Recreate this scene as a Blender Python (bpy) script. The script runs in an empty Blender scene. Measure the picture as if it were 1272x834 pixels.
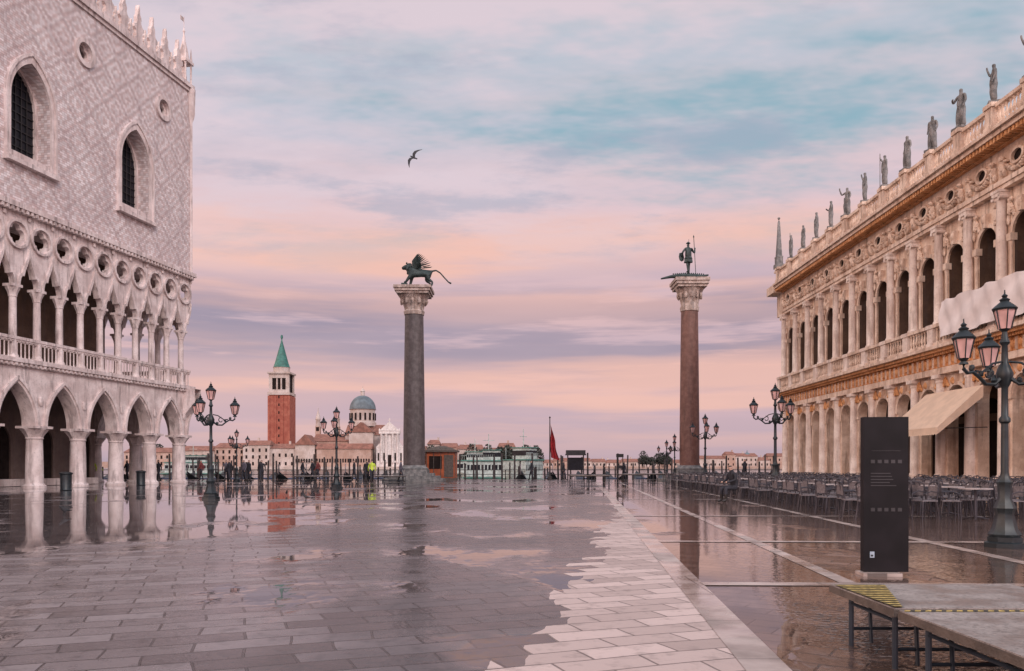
import bpy, bmesh, math, random
from mathutils import Vector, Matrix
from mathutils.geometry import tessellate_polygon
R=random.Random(7)
sc=bpy.context.scene
COL=sc.collection
def lin(c):
    c/=255.0
    return c/12.92 if c<=.04045 else ((c+.055)/1.055)**2.4
def srgb(r,g,b): return (lin(r),lin(g),lin(b),1)
# ---------------------------------------------------------------- nodes
class NT:
    def __init__(s,nt): s.nt=nt; nt.nodes.clear()
    def n(s,t,ins=None,**kw):
        nd=s.nt.nodes.new('ShaderNode'+t)
        for k,v in kw.items(): setattr(nd,k,v)
        if ins:
            for k,v in ins.items():
                i=nd.inputs[k]
                if isinstance(v,bpy.types.NodeSocket): s.nt.links.new(v,i)
                else: i.default_value=v
        return nd
    def m(s,op,a,b=0.0,c=None,clamp=False):
        d={0:a,1:b}
        if c is not None: d[2]=c
        return s.n('Math',d,operation=op,use_clamp=clamp).outputs[0]
    def mix(s,f,a,b,bt='MIX'):
        nd=s.n('Mix',data_type='RGBA',blend_type=bt)
        for i,v in ((0,f),(6,a),(7,b)):
            if isinstance(v,bpy.types.NodeSocket): s.nt.links.new(v,nd.inputs[i])
            else: nd.inputs[i].default_value=v
        return nd.outputs[2]
    def noise(s,vec,scale,detail=4,rough=.55):
        return s.n('TexNoise',{'Vector':vec,'Scale':scale,'Detail':detail,'Roughness':rough}).outputs[0]
    def mapr(s,v,a,b,c=0.,d=1.):
        return s.n('MapRange',{0:v,1:a,2:b,3:c,4:d},interpolation_type='SMOOTHSTEP').outputs[0]
    def mapping(s,v,rot=(0,0,0),scale=(1,1,1),loc=(0,0,0)):
        return s.n('Mapping',{'Vector':v,'Location':loc,'Rotation':rot,'Scale':scale}).outputs[0]
    def ramp(s,f,stops):
        nd=s.n('ValToRGB',{0:f}); e=nd.color_ramp.elements
        while len(e)>1: e.remove(e[-1])
        e[0].position=stops[0][0]; e[0].color=stops[0][1]
        for p,c in stops[1:]:
            x=e.new(p); x.color=c
        return nd.outputs[0]
def newmat(name):
    m=bpy.data.materials.new(name); m.use_nodes=True
    return m,NT(m.node_tree)
def c4(c): return (c[0],c[1],c[2],1)
def simple(name,c,rough=.6,metal=0,var=.25,scale=3,bump=.0,emit=None,trans=0,spec=.5):
    m,t=newmat(name)
    P=t.n('NewGeometry').outputs['Position']
    nz=t.noise(P,scale,2)
    col=t.mix(t.mapr(nz,.3,.7),c4([x*(1-var) for x in c[:3]]),c4([min(1,x*(1+var)) for x in c[:3]]))
    ins={'Base Color':col,'Roughness':rough,'Metallic':metal,'Transmission Weight':trans,'Specular IOR Level':spec}
    b=t.n('BsdfPrincipled',ins)
    if bump>0:
        bp=t.n('Bump',{'Strength':bump,'Distance':.03,'Height':t.noise(P,scale*8,2)}).outputs[0]
        t.nt.links.new(bp,b.inputs['Normal'])
    o=t.n('OutputMaterial',{0:b.outputs[0]})
    return m
def stone(name,c1,c2,scale=1.2,rough=.75,streak=.55,bump=.4,grime=(.10,.085,.085),blocks=None):
    m,t=newmat(name)
    P=t.n('NewGeometry').outputs['Position']
    a=t.noise(P,scale,3,.6)
    col=t.mix(t.mapr(a,.35,.68),c4(c1),c4(c2))
    f=t.noise(P,scale*9,2,.7)
    col=t.mix(t.m('MULTIPLY',t.mapr(f,.5,.8),.4),col,c4([x*.45 for x in c1]))
    st=t.noise(t.mapping(P,scale=(2.2,2.2,.25)),1.6,3,.65)
    st2=t.mapr(st,.48,.72,0,streak)
    col=t.mix(st2,col,c4(grime))
    b=t.n('BsdfPrincipled',{'Base Color':col,'Roughness':rough})
    bp=t.n('Bump',{'Strength':bump,'Distance':.06,'Height':f}).outputs[0]
    t.nt.links.new(bp,b.inputs['Normal'])
    t.n('OutputMaterial',{0:b.outputs[0]})
    return m
# ---------------------------------------------------------------- mesh builder
class MB:
    def __init__(s): s.v=[];s.f=[];s.m=[]
    def add(s,vs,fs,m=0):
        o=len(s.v); s.v+=[tuple(p) for p in vs]
        for f in fs: s.f.append(tuple(i+o for i in f)); s.m.append(m)
    def box(s,x0,x1,y0,y1,z0,z1,m=0):
        vs=[(x,y,z) for z in (z0,z1) for y in (y0,y1) for x in (x0,x1)]
        s.add(vs,[(0,2,3,1),(4,5,7,6),(0,1,5,4),(2,6,7,3),(0,4,6,2),(1,3,7,5)],m)
    def lathe(s,prof,c=(0,0),n=12,m=0,mod=0,k=8,ph=0,z0=0,modrange=None,squash=1):
        vs=[];fs=[]
        for r,z in prof:
            mm=mod if (modrange is None or modrange[0]<=z<=modrange[1]) else 0
            for i in range(n):
                a=2*math.pi*i/n+ph
                rr=r*(1+mm*math.cos(k*a))
                vs.append((c[0]+rr*math.cos(a),c[1]+rr*math.sin(a)*squash,z+z0))
        for j in range(len(prof)-1):
            for i in range(n):
                i2=(i+1)%n
                fs.append((j*n+i,j*n+i2,(j+1)*n+i2,(j+1)*n+i))
        fs.append(tuple(range(n))[::-1]); fs.append(tuple((len(prof)-1)*n+i for i in range(n)))
        s.add(vs,fs,m)
    def tube(s,pts,rad,n=6,m=0):
        pts=[Vector(p) for p in pts]
        if not isinstance(rad,(list,tuple)): rad=[rad]*len(pts)
        vs=[];fs=[]
        up=Vector((0.13,.07,1))
        for i,p in enumerate(pts):
            d=(pts[min(i+1,len(pts)-1)]-pts[max(i-1,0)]).normalized()
            a=d.cross(up)
            if a.length<.15: a=d.cross(Vector((1,0,0)))
            a.normalize(); b=d.cross(a)
            for j in range(n):
                t=2*math.pi*j/n
                vs.append(p+(a*math.cos(t)+b*math.sin(t))*rad[i])
        for i in range(len(pts)-1):
            for j in range(n):
                j2=(j+1)%n
                fs.append((i*n+j,i*n+j2,(i+1)*n+j2,(i+1)*n+j))
        fs.append(tuple(range(n))); fs.append(tuple((len(pts)-1)*n+j for j in range(n)))
        s.add(vs,fs,m)
    def ext(s,loops,y0,y1,m=0,skipx=None,mside=None):
        if mside is None: mside=m
        L=[[Vector((p[0],p[1],0)) for p in lp] for lp in loops]
        tris=tessellate_polygon(L)
        flat=[p for lp in L for p in lp]; n=len(flat)
        vs=[(p.x,y1,p.y) for p in flat]+[(p.x,y0,p.y) for p in flat]
        o=len(s.v); s.v+=vs
        for t in tris:
            s.f.append(tuple(i+o for i in t)); s.m.append(m)
            s.f.append(tuple(i+o+n for i in t[::-1])); s.m.append(m)
        b=0
        for lp in L:
            k=len(lp)
            for i in range(k):
                j=(i+1)%k
                if skipx is not None and abs(abs(lp[i].x)-skipx)<1e-5 and abs(lp[i].x-lp[j].x)<1e-5: continue
                s.f.append((b+i+o,b+j+o,b+j+n+o,b+i+n+o)); s.m.append(mside)
            b+=k
    def blob(s,c,r,m=0,jit=.2,n=6,rings=4):
        if not isinstance(r,(tuple,list)): r=(r,r,r)
        vs=[(c[0],c[1],c[2]-r[2])];fs=[]
        for j in range(1,rings):
            ph=-math.pi/2+math.pi*j/rings
            for i in range(n):
                a=2*math.pi*i/n
                k=1+R.uniform(-jit,jit)
                vs.append((c[0]+r[0]*k*math.cos(a)*math.cos(ph),c[1]+r[1]*k*math.sin(a)*math.cos(ph),c[2]+r[2]*k*math.sin(ph)))
        vs.append((c[0],c[1],c[2]+r[2]))
        for i in range(n): fs.append((0,1+(i+1)%n,1+i))
        for j in range(rings-2):
            for i in range(n):
                a=1+j*n+i;b=1+j*n+(i+1)%n
                fs.append((a,b,b+n,a+n))
        l=len(vs)-1
        for i in range(n): fs.append((l-n+i,l-n+(i+1)%n,l))
        s.add(vs,fs,m)
    def mesh(s,name,mats,smooth=True):
        me=bpy.data.meshes.new(name); me.from_pydata(s.v,[],s.f)
        for mt in mats: me.materials.append(mt)
        me.polygons.foreach_set('material_index',s.m)
        bm=bmesh.new(); bm.from_mesh(me)
        bmesh.ops.recalc_face_normals(bm,faces=bm.faces)
        bm.to_mesh(me); bm.free()
        if smooth:
            me.polygons.foreach_set('use_smooth',[True]*len(me.polygons))
            try: me.set_sharp_from_angle(angle=math.radians(38))
            except Exception: pass
        return me
def put(me,name,parent=None,loc=(0,0,0),rz=0,scale=1,rot=None):
    o=bpy.data.objects.new(name,me); COL.objects.link(o)
    o.location=loc; o.rotation_euler=rot if rot else (0,0,rz)
    o.scale=(scale,)*3 if not isinstance(scale,(tuple,list)) else scale
    if parent: o.parent=parent
    return o
def empty(name,loc=(0,0,0),rz=0,parent=None):
    o=put(None,name,parent,loc,rz); o.empty_display_size=.5
    return o
def px(x,Y): return (x-636)/1000*Y
def pz(y,Y): return 1.25+(579-y)*Y/1000
# ---------------------------------------------------------------- materials
M_pal=stone('istrian_stone_palace',(.58,.47,.45),(.77,.66,.64),streak=.65,grime=(.15,.11,.105))
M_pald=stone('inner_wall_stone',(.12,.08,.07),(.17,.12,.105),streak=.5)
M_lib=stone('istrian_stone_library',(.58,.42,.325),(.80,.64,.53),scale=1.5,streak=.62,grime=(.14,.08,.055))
M_libo=stone('warm_lit_frieze_stone',(.56,.255,.10),(.74,.40,.20),scale=2.5,streak=.55,grime=(.14,.055,.025))  # orange glow of warm light put into the frieze and soffit colour
M_libd=stone('shade_toned_stone',(.075,.042,.028),(.12,.07,.045),streak=.4)  # darkened stone for porticoes and reveals, their shade put into the colour
M_white=stone('white_marble',(.60,.54,.52),(.76,.70,.68),streak=.5)
M_col=stone('column_marble',(.66,.53,.46),(.84,.73,.66),streak=.5,grime=(.2,.12,.09))
M_grey=stone('weathered_grey_marble',(.12,.12,.12),(.25,.235,.23),scale=3,streak=.6,grime=(.05,.05,.05))
M_glass=simple('dark_window_glass',(.012,.013,.018),.3,0,spec=.2)
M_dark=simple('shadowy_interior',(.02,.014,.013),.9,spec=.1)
M_iron=simple('dark_green_iron',(.014,.020,.024),.42,.2,var=.3,scale=8)
M_black=simple('black_paint',(.012,.012,.014),.4)
M_lampglass=simple('lantern_glass',(.60,.36,.34),.15,0)
M_bronze=simple('bronze_verdigris',(.03,.045,.044),.55,.3,var=.4,scale=4,bump=.3)
M_granite=stone('grey_granite',(.07,.053,.053),(.115,.092,.092),scale=3,rough=.5,streak=.5,grime=(.033,.026,.026))
M_redgran=stone('red_granite',(.145,.062,.047),(.21,.10,.078),scale=3,rough=.5,streak=.5,grime=(.05,.025,.02))
M_cap=stone('weathered_capital',(.34,.25,.21),(.58,.47,.42),scale=3,streak=.6)
M_roof=simple('terracotta_tiles',(.22,.10,.075),.85,scale=.6,bump=.3)
M_brick=stone('campanile_brick',(.28,.07,.045),(.36,.115,.075),scale=.4,streak=.3,grime=(.18,.06,.045))
M_verd=simple('copper_green_roof',(.035,.14,.115),.6,scale=.5)
M_lead=simple('lead_dome',(.11,.14,.16),.6,scale=.4)
M_peach=stone('peach_plaster',(.36,.23,.18),(.46,.33,.28),scale=.2,streak=.4)
M_cream=stone('cream_plaster',(.42,.33,.29),(.54,.46,.43),scale=.2,streak=.4)
M_leaf=simple('foliage_leaf',(.03,.033,.026),.8,var=.5,scale=.5)
M_wood=simple('weathered_wood',(.09,.07,.06),.8,scale=6,bump=.4)
M_pole=simple('mooring_pole_wood',(.045,.035,.035),.8,scale=6)
M_blue=simple('blue_boat_cover',(.03,.05,.11),.6)
M_red=simple('red_flag_cloth',(.28,.015,.02),.7)
M_cloth=simple('cream_awning_cloth',(.66,.49,.37),.85,var=.08,scale=2,bump=.1)
M_wcloth=simple('white_tarpaulin',(.74,.67,.66),.8,var=.08,scale=1.5,bump=.3)
M_skin=simple('skin',(.45,.28,.22),.6,var=.1)
M_hair=simple('hair',(.04,.025,.02),.7)
M_coat=simple('dark_coat',(.015,.015,.022),.8)
M_coat2=simple('grey_jacket',(.08,.07,.09),.8)
M_red2=simple('burgundy_jacket',(.16,.03,.03),.8)
M_hiv=simple('hi_vis_vest',(.50,.62,.06),.7)
M_trous=simple('dark_trousers',(.025,.025,.035),.85)
M_shoe=simple('shoes',(.015,.012,.012),.5)
M_kiosk=simple('orange_kiosk_paint',(.32,.07,.02),.5,scale=2)
M_boatw=simple('white_boat_paint',(.38,.43,.41),.5)
M_boatg=simple('green_boat_paint',(.06,.18,.15),.5)
M_gull=simple('gull_feather',(.03,.03,.035),.8)
M_chair=simple('chair_metal',(.05,.045,.055),.4,.2)
M_wick=simple('chair_weave',(.15,.13,.14),.7,scale=20)
M_table=simple('table_top',(.34,.30,.30),.35)
# palace diamond wall
M_dia,t=newmat('palace_diamond_wall')
O=t.n('TexCoord').outputs['Object']; sp=t.n('SeparateXYZ',{0:O})
ux=t.m('MULTIPLY',t.m('FLOOR',t.m('MULTIPLY',t.m('ADD',sp.outputs[0],sp.outputs[1]),5.2)),1/5.2)
uz=t.m('MULTIPLY',t.m('FLOOR',t.m('MULTIPLY',sp.outputs[2],7.5)),1/7.5)
def tri(v,p): return t.m('MULTIPLY',t.m('ABSOLUTE',t.m('SUBTRACT',t.m('FRACT',t.m('DIVIDE',v,p)),.5)),2)
d=t.m('ADD',tri(ux,2.3),tri(uz,2.3))
st=t.m('FRACT',t.m('MULTIPLY',d,2.0))
msk=t.m('GREATER_THAN',st,.55)
ctr=t.m('LESS_THAN',t.m('ABSOLUTE',t.m('SUBTRACT',d,1.0)),.09)
P=t.n('NewGeometry').outputs['Position']
big=t.noise(P,.5,4,.6)
white=t.mix(t.mapr(big,.35,.7),(.69,.60,.60,1),(.81,.74,.74,1))
pink=t.mix(t.mapr(big,.3,.7),(.57,.435,.42,1),(.66,.525,.505,1))
col=t.mix(t.m('MULTIPLY',msk,.9),white,pink)
col=t.mix(t.m('MULTIPLY',ctr,.42),col,(.42,.32,.32,1))
bv=t.n('CombineXYZ',{0:t.m('ADD',sp.outputs[0],sp.outputs[1]),1:sp.outputs[2]}).outputs[0]
br=t.n('TexBrick',{'Vector':bv,'Color1':(.80,.80,.80,1),'Color2':(1.08,1.08,1.08,1),'Mortar':(.68,.64,.64,1),'Scale':1.0,'Mortar Size':.012,'Brick Width':.385,'Row Height':.1333})
col=t.mix(1.0,col,br.outputs[0],'MULTIPLY')
stn=t.noise(t.mapping(P,scale=(1.5,1.5,.15)),1.2,3,.65)
col=t.mix(t.mapr(stn,.5,.8,0,.45),col,(.28,.22,.23,1))
b=t.n('BsdfPrincipled',{'Base Color':col,'Roughness':.75})
t.nt.links.new(t.n('Bump',{'Strength':.35,'Distance':.03,'Height':br.outputs[0]}).outputs[0],b.inputs['Normal'])
t.n('OutputMaterial',{0:b.outputs[0]})
# paving
M_pave,t=newmat('wet_trachyte_paving')
P=t.n('NewGeometry').outputs['Position']; sp=t.n('SeparateXYZ',{0:P}); X=sp.outputs[0];Y=sp.outputs[1]
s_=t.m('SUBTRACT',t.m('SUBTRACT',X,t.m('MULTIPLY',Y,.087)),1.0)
wob=t.noise(P,.7,1)
Pw=t.n('VectorMath',{0:P,1:t.n('VectorMath',{0:t.n('CombineXYZ',{0:wob,1:wob}).outputs[0],1:(.2,.2,0)},operation='MULTIPLY').outputs[0]},operation='ADD').outputs[0]
def brick(rot,w,h,ms=.011,loc=(0,0,0)):
    return t.n('TexBrick',{'Vector':t.mapping(Pw,rot=(0,0,math.radians(rot)),loc=loc),'Color1':(0,0,0,1),'Color2':(1,1,1,1),'Mortar':(.5,.5,.5,1),'Scale':1.,'Mortar Size':ms,'Mortar Smooth':.3,'Bias':0.,'Brick Width':w,'Row Height':h},offset=.5)
bA=brick(-20,.60,.28,.010); bB=brick(32,.50,.25,.010)
isr=t.m('GREATER_THAN',s_,.14)
rnd=t.mix(isr,bA.outputs[0],bB.outputs[0])
mort=t.mix(isr,bA.outputs[1],bB.outputs[1])
n1=t.noise(P,.16,2,.55); n2=t.noise(t.mapping(P,scale=(1,.6,1)),.55,4,.6); n3=t.noise(P,5,3,.7)
sb=t.m('ADD',t.m('ADD',s_,1.75),t.m('MULTIPLY',Y,-.075))
sb=t.m('ADD',sb,t.m('MULTIPLY',t.m('SUBTRACT',rnd,.5),.45))
sb=t.m('ADD',sb,t.m('MULTIPLY',t.m('SUBTRACT',n2,.5),.9))
dry=t.m('MULTIPLY',t.m('GREATER_THAN',sb,0),t.m('LESS_THAN',s_,.14))
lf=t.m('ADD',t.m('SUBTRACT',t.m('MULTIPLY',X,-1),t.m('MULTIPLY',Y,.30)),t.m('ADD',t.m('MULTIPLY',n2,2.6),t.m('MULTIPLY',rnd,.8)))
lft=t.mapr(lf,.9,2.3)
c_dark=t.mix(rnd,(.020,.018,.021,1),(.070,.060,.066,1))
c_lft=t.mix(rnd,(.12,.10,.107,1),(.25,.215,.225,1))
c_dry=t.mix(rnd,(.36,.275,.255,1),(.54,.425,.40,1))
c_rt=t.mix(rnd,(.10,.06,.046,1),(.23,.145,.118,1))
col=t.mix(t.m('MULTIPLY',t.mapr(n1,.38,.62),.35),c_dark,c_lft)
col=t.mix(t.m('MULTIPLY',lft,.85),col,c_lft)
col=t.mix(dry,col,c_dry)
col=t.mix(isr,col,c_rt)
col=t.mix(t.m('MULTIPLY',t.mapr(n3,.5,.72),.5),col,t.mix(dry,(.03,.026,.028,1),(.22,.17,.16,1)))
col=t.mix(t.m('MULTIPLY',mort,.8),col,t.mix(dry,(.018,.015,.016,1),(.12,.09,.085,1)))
bias=t.m('MULTIPLY',t.m('MULTIPLY',t.mapr(X,-3,-8),t.mapr(Y,8,15)),.17)
pud=t.mapr(t.m('ADD',bias,t.m('ADD',n2,t.m('MULTIPLY',n1,.6))),.80,.90)
pr=t.mapr(t.m('ADD',n2,t.m('MULTIPLY',n1,.3)),.48,.57)
pud=t.mix(isr,pud,pr)
pud=t.m('MULTIPLY',pud,t.m('SUBTRACT',1,dry))
ro=t.m('ADD',t.m('ADD',.10,t.m('MULTIPLY',rnd,.14)),t.m('MULTIPLY',n3,.18))
ro=t.m('ADD',ro,t.m('MULTIPLY',dry,.3))
ro=t.n('Mix',{0:pud,2:ro,3:.02}).outputs[0]
spec=t.n('Mix',{0:pud,2:.42,3:.75}).outputs[0]
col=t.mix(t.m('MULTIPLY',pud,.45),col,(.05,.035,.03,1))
hs=t.m('ADD',t.m('MULTIPLY',mort,-1),t.m('MULTIPLY',n3,.7))
hs=t.m('ADD',hs,t.m('MULTIPLY',rnd,.5))
hs=t.m('MULTIPLY',hs,t.m('SUBTRACT',1,t.m('MULTIPLY',pud,.97)))
rip=t.noise(t.mapping(P,scale=(1,1.5,1)),13,1,.5)
rm=t.m('MULTIPLY',t.mapr(s_,.55,1.0),t.m('MAXIMUM',t.m('MULTIPLY',pud,.16),t.mapr(Y,8.4,6.4)))
hh=t.m('ADD',hs,t.m('MULTIPLY',t.m('MULTIPLY',rip,1.0),rm))
b=t.n('BsdfPrincipled',{'Base Color':col,'Roughness':ro,'IOR':1.4,'Specular IOR Level':spec})
t.nt.links.new(t.n('Bump',{'Strength':.6,'Distance':.022,'Height':hh}).outputs[0],b.inputs['Normal'])
t.n('OutputMaterial',{0:b.outputs[0]})
M_band,t=newmat('istrian_paving_band')
P=t.n('NewGeometry').outputs['Position']
n=t.noise(P,2.2,3,.6);col=t.mix(t.mapr(n,.3,.7),(.27,.21,.19,1),(.52,.43,.40,1))
v=t.n('TexBrick',{'Vector':P,'Color1':(.8,.8,.8,1),'Color2':(1,1,1,1),'Mortar':(.3,.3,.3,1),'Scale':1.,'Mortar Size':.008,'Brick Width':1.3,'Row Height':1.3})
col=t.mix(1.,col,v.outputs[0],'MULTIPLY')
b=t.n('BsdfPrincipled',{'Base Color':col,'Roughness':t.mapr(t.noise(P,.8,2),.35,.6,.04,.40)})
t.nt.links.new(t.n('Bump',{'Strength':.2,'Distance':.008,'Height':t.noise(P,20,2)}).outputs[0],b.inputs['Normal'])
t.n('OutputMaterial',{0:b.outputs[0]})
M_water,t=newmat('lagoon_water')
P=t.n('NewGeometry').outputs['Position']
b=t.n('BsdfPrincipled',{'Base Color':(.03,.05,.055,1),'Roughness':.12,'IOR':1.33})
t.nt.links.new(t.n('Bump',{'Strength':.6,'Distance':.15,'Height':t.noise(t.mapping(P,scale=(.5,1,1)),1.5,2)}).outputs[0],b.inputs['Normal'])
t.n('OutputMaterial',{0:b.outputs[0]})
# ---------------------------------------------------------------- ground / water
mb=MB(); mb.add([(-160,-70,0),(160,-70,0),(160,74,0),(-160,74,0),(-160,74,-2.5),(160,74,-2.5)],[(0,1,2,3),(3,2,5,4)])
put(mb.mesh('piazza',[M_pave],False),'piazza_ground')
mb=MB(); mb.add([(-6000,-3000,-.8),(6000,-3000,-.8),(6000,9000,-.8),(-6000,9000,-.8)],[(0,1,2,3)])
put(mb.mesh('water',[M_water],False),'lagoon_water')
mb=MB()
def quad(pts,z,m=0): mb.add([(p[0],p[1],z) for p in pts],[(0,1,2,3)],m)
def SX(s,Y): return 1.0+.087*Y+s
def lband(s,w,Ya,Yb,z=.004): quad([(SX(s,Ya),Ya),(SX(s+w,Ya),Ya),(SX(s+w,Yb),Yb),(SX(s,Yb),Yb)],z)
lband(0,.28,-5,60); lband(1.75,.18,8.6,60); lband(4.6,.2,-2,60)
for Yc in (8.4,13.2,20,30,42): quad([(SX(.28,Yc),Yc),(SX(9,Yc),Yc-.3),(SX(9,Yc),Yc-.08),(SX(.28,Yc),Yc+.22)],.008)
quad([(-60,60.5),(60,60.5),(60,61),(-60,61)],.004)
quad([(-160,72.9),(160,72.9),(160,73.99),(-160,73.99)],.008)
put(mb.mesh('bands',[M_band],False),'paving_bands')
# ---------------------------------------------------------------- arches
def parc(x0,xc,z0,h,off=0,n=10):
    a=abs(xc-x0); r=(h*h+a*a)/(2*a); sg=1 if xc>x0 else -1
    cx=x0+sg*r; rr=r+off
    amax=math.acos(max(-1,min(1,(r-a)/rr)))
    return [(cx-sg*rr*math.cos(amax*i/n),z0+rr*math.sin(amax*i/n)) for i in range(n+1)]
def sarc(cx,z,r,n=14): return [(cx-r*math.cos(math.pi*i/n),z+r*math.sin(math.pi*i/n)) for i in range(n+1)]
def circ(cx,cz,r,n=20): return [(cx+r*math.cos(2*math.pi*i/n),cz+r*math.sin(2*math.pi*i/n)) for i in range(n)]
def quatre(cx,cz,d,rl,n=40):
    o=[]
    for i in range(n):
        th=2*math.pi*i/n; ph=((th+math.pi/4)%(math.pi/2))-math.pi/4
        r=d*math.cos(ph)+math.sqrt(max(0,rl*rl-(d*math.sin(ph))**2))
        o.append((cx+r*math.cos(th),cz+r*math.sin(th)))
    return o
# ---------------------------------------------------------------- PALACE
ang=math.atan2(-.9817,-.1904)
pal=empty('gothic_palace',(-24,60,0),ang)
S=3.44; U0=.8; NB=9; LEN=U0+NB*S
mb=MB(); a=S/2; ar=parc(.48,a,3.5,2.35)
lp=[(-.48,3.5),(.48,3.5)]+ar[1:]+[(a,6.9),(-a,6.9)]+[(-p[0],p[1]) for p in ar[::-1]][:-1]
mb.ext([lp],-.8,0,0,skipx=a)
for k,(o0,o1,y) in enumerate(((0,.12,.07),(.12,.30,.17))):
    A=parc(.48,a,3.5,2.35,o0+.004);B=parc(.48,a,3.5,2.35,o1)
    r=A+B[::-1]; mb.ext([r],0,y); mb.ext([[(-p[0],p[1]) for p in r]],0,y)
mb.blob((0,.05,4.9),(.2,.1,.28))
arcade=mb.mesh('arcade_cell',[M_pal])
mb=MB()
mb.lathe([(.62,0),(.62,.12),(.52,.2),(.47,.3),(.46,1.5),(.42,2.75),(.46,2.78),(.46,2.84),(.42,2.88),(.47,3.0),(.60,3.2),(.70,3.32),(.64,3.36)],n=24,mod=.07,k=8,modrange=(2.87,3.33))
mb.box(-.66,.66,-.66,.66,3.36,3.5)
pcol=mb.mesh('arcade_column',[M_pal])
s2=S/2; h2=s2/2
oge=[(0,0),(.01,.2),(.05,.42),(.12,.58),(.19,.60),(.21,.56),(.225,.66),(.27,.9),(.33,1.12),(.39,1.32),(.44,1.52),(.475,1.75),(.5,2.0)]
W2=s2-.36
og=[(.18+x*W2,11.2+z*.92) for x,z in oge]; og[-1]=(h2,og[-1][1])
mb=MB()
lp=[(-.18,11.2)]+og+[(h2,15.2),(-h2,15.2)]+[(-p[0],p[1]) for p in og[::-1]][:-1]
mb.ext([lp,quatre(0,13.95,.29,.285)],-.3,0,skipx=h2)
for o,y in ((.0,.10),):
    B=[(max(.03,x-.13*(1 if i<11 else .5)),z+.1) for i,(x,z) in enumerate(og)]; B[-1]=(h2,og[-1][1]+.3); B[0]=(.03,11.2)
    r=og+B[::-1]; mb.ext([r],0,y); mb.ext([[(-p[0],p[1]) for p in r]],0,y)
mb.ext([circ(0,13.95,.79,28),circ(0,13.95,.65,28)],0,.15)
mb.blob((h2,.05,14.95),(.12,.1,.16))
log=mb.mesh('loggia_cell',[M_pal])
mb=MB()
mb.lathe([(.3,7.15),(.3,7.3),(.24,7.4),(.21,7.5),(.19,10.5),(.22,10.53),(.20,10.6),(.24,10.75),(.34,10.98),(.36,11.05)],n=16,mod=.08,k=8,modrange=(10.59,11.0))
mb.box(-.34,.34,-.34,.34,11.05,11.2)
lcol=mb.mesh('loggia_column',[M_pal])
mb=MB()
for i in range(6):
    x=-h2+s2*(i+.5)/6
    mb.lathe([(.055,7.2),(.04,7.3),(.04,8.0),(.06,8.05)],(x,0),6)
    mb.ext([sarc(x,8.02,.1,5)+[(x+.14,8.2),(x-.14,8.2)]],-.05,.05)
mb.box(-h2,h2,-.09,.09,8.2,8.36); mb.box(-h2,h2,-.07,.07,7.15,7.22)
bal=mb.mesh('loggia_balustrade',[M_pal])
def cells(front):
    nb=NB if front else 5
    for k in range(nb+1):
        u=U0+k*S
        T=(lambda p,y:(p,y,0)) if front else (lambda p,y:(-y,-p,0))
        rz=0 if front else math.pi/2
        if front or k>0:
            put(pcol,'arcade_column',pal,T(u,-.4),rz)
        put(arcade,'arcade_arch',pal,T(u,0),rz)
        for j in (0,1):
            uu=u+j*s2
            if front or k>0 or j>0: put(lcol,'loggia_column',pal,T(uu,-.24),rz)
            put(log,'loggia_tracery',pal,T(uu,0),rz)
            put(bal,'loggia_balustrade',pal,T(uu,-.1),rz)
cells(True); cells(False)
DEP=20
mb=MB()
mb.box(.0,LEN,-DEP,-.02,6.9,7.14)
mb.box(-.28,LEN,.0,.28,6.92,7.15); mb.box(-.28,0,-DEP,0,6.92,7.15)
mb.box(-.16,LEN,0.002,.16,6.72,6.92); mb.box(-.16,-.002,-DEP,0,6.72,6.92)
mb.box(-.35,LEN,.0,.35,15.32,15.6); mb.box(-.35,0,-DEP,0,15.32,15.6)
mb.box(-.2,LEN,.0,.2,15.1,15.32); mb.box(-.2,0,-DEP,0,15.1,15.32)
mb.box(.05,LEN,-DEP,-.05,15.2,15.5)
mb.box(.85,LEN,-4.4,-.82,6.8,6.89,1)
i=0.1
while i<LEN:
    mb.box(i,i+.16,.2,.33,15.12,15.3)
    mb.box(i,i+.16,.16,.24,6.76,6.9); i+=.34
put(mb.mesh('cornices',[M_pal,M_pald]),'cornices',pal)
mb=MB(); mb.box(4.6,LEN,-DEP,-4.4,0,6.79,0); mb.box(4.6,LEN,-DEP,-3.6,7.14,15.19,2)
for k in range(NB):
    u=U0+(k+.5)*S
    if u>5.6:
        lp=[(u-.75,0.02)]+parc(u-.75,u,2.6,1.2)+parc(u+.75,u,2.6,1.2)[::-1][1:]+[(u+.75,0.02)]
        mb.ext([lp],-4.4,-4.37,1)
        lo=[(u-.95,0.02)]+parc(u-.95,u,2.6,1.5)+parc(u+.95,u,2.6,1.5)[::-1][1:]+[(u+.95,0.02)]
        mb.ext([lo,[(p[0],p[1]+.01) for p in lp]],-4.4,-4.25,0)
mb.box(4.8,LEN,-4.39,-3.9,.02,.45,3)
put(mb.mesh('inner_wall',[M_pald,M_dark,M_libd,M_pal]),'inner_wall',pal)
def gwin(u,w,z0,zs,h): return [(u-w,z0)]+parc(u-w,u,zs,h,n=8)+parc(u+w,u,zs,h,n=8)[::-1][1:]+[(u+w,z0)]
wins=[6.3,15.3,24.3]; ocs=[3.3,11.1,19.5,28.5]
mb=MB(); holes=[gwin(u,1.45,18.4,21.4,2.3) for u in wins]+[circ(u,26.45,.55,24) for u in ocs]
mb.ext([[(0,15.6),(LEN,15.6),(LEN,29.3),(0,29.3)]]+holes,-1.1,0)
mb.box(0,.7,-DEP,-1.1,15.6,29.3); mb.box(LEN-.7,LEN,-DEP,-1.1,15.6,29.3); mb.box(.7,LEN-.7,-DEP,-DEP+.7,15.6,29.3)
put(mb.mesh('upper_wall',[M_dia],False),'upper_wall',pal)
mb=MB()
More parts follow.
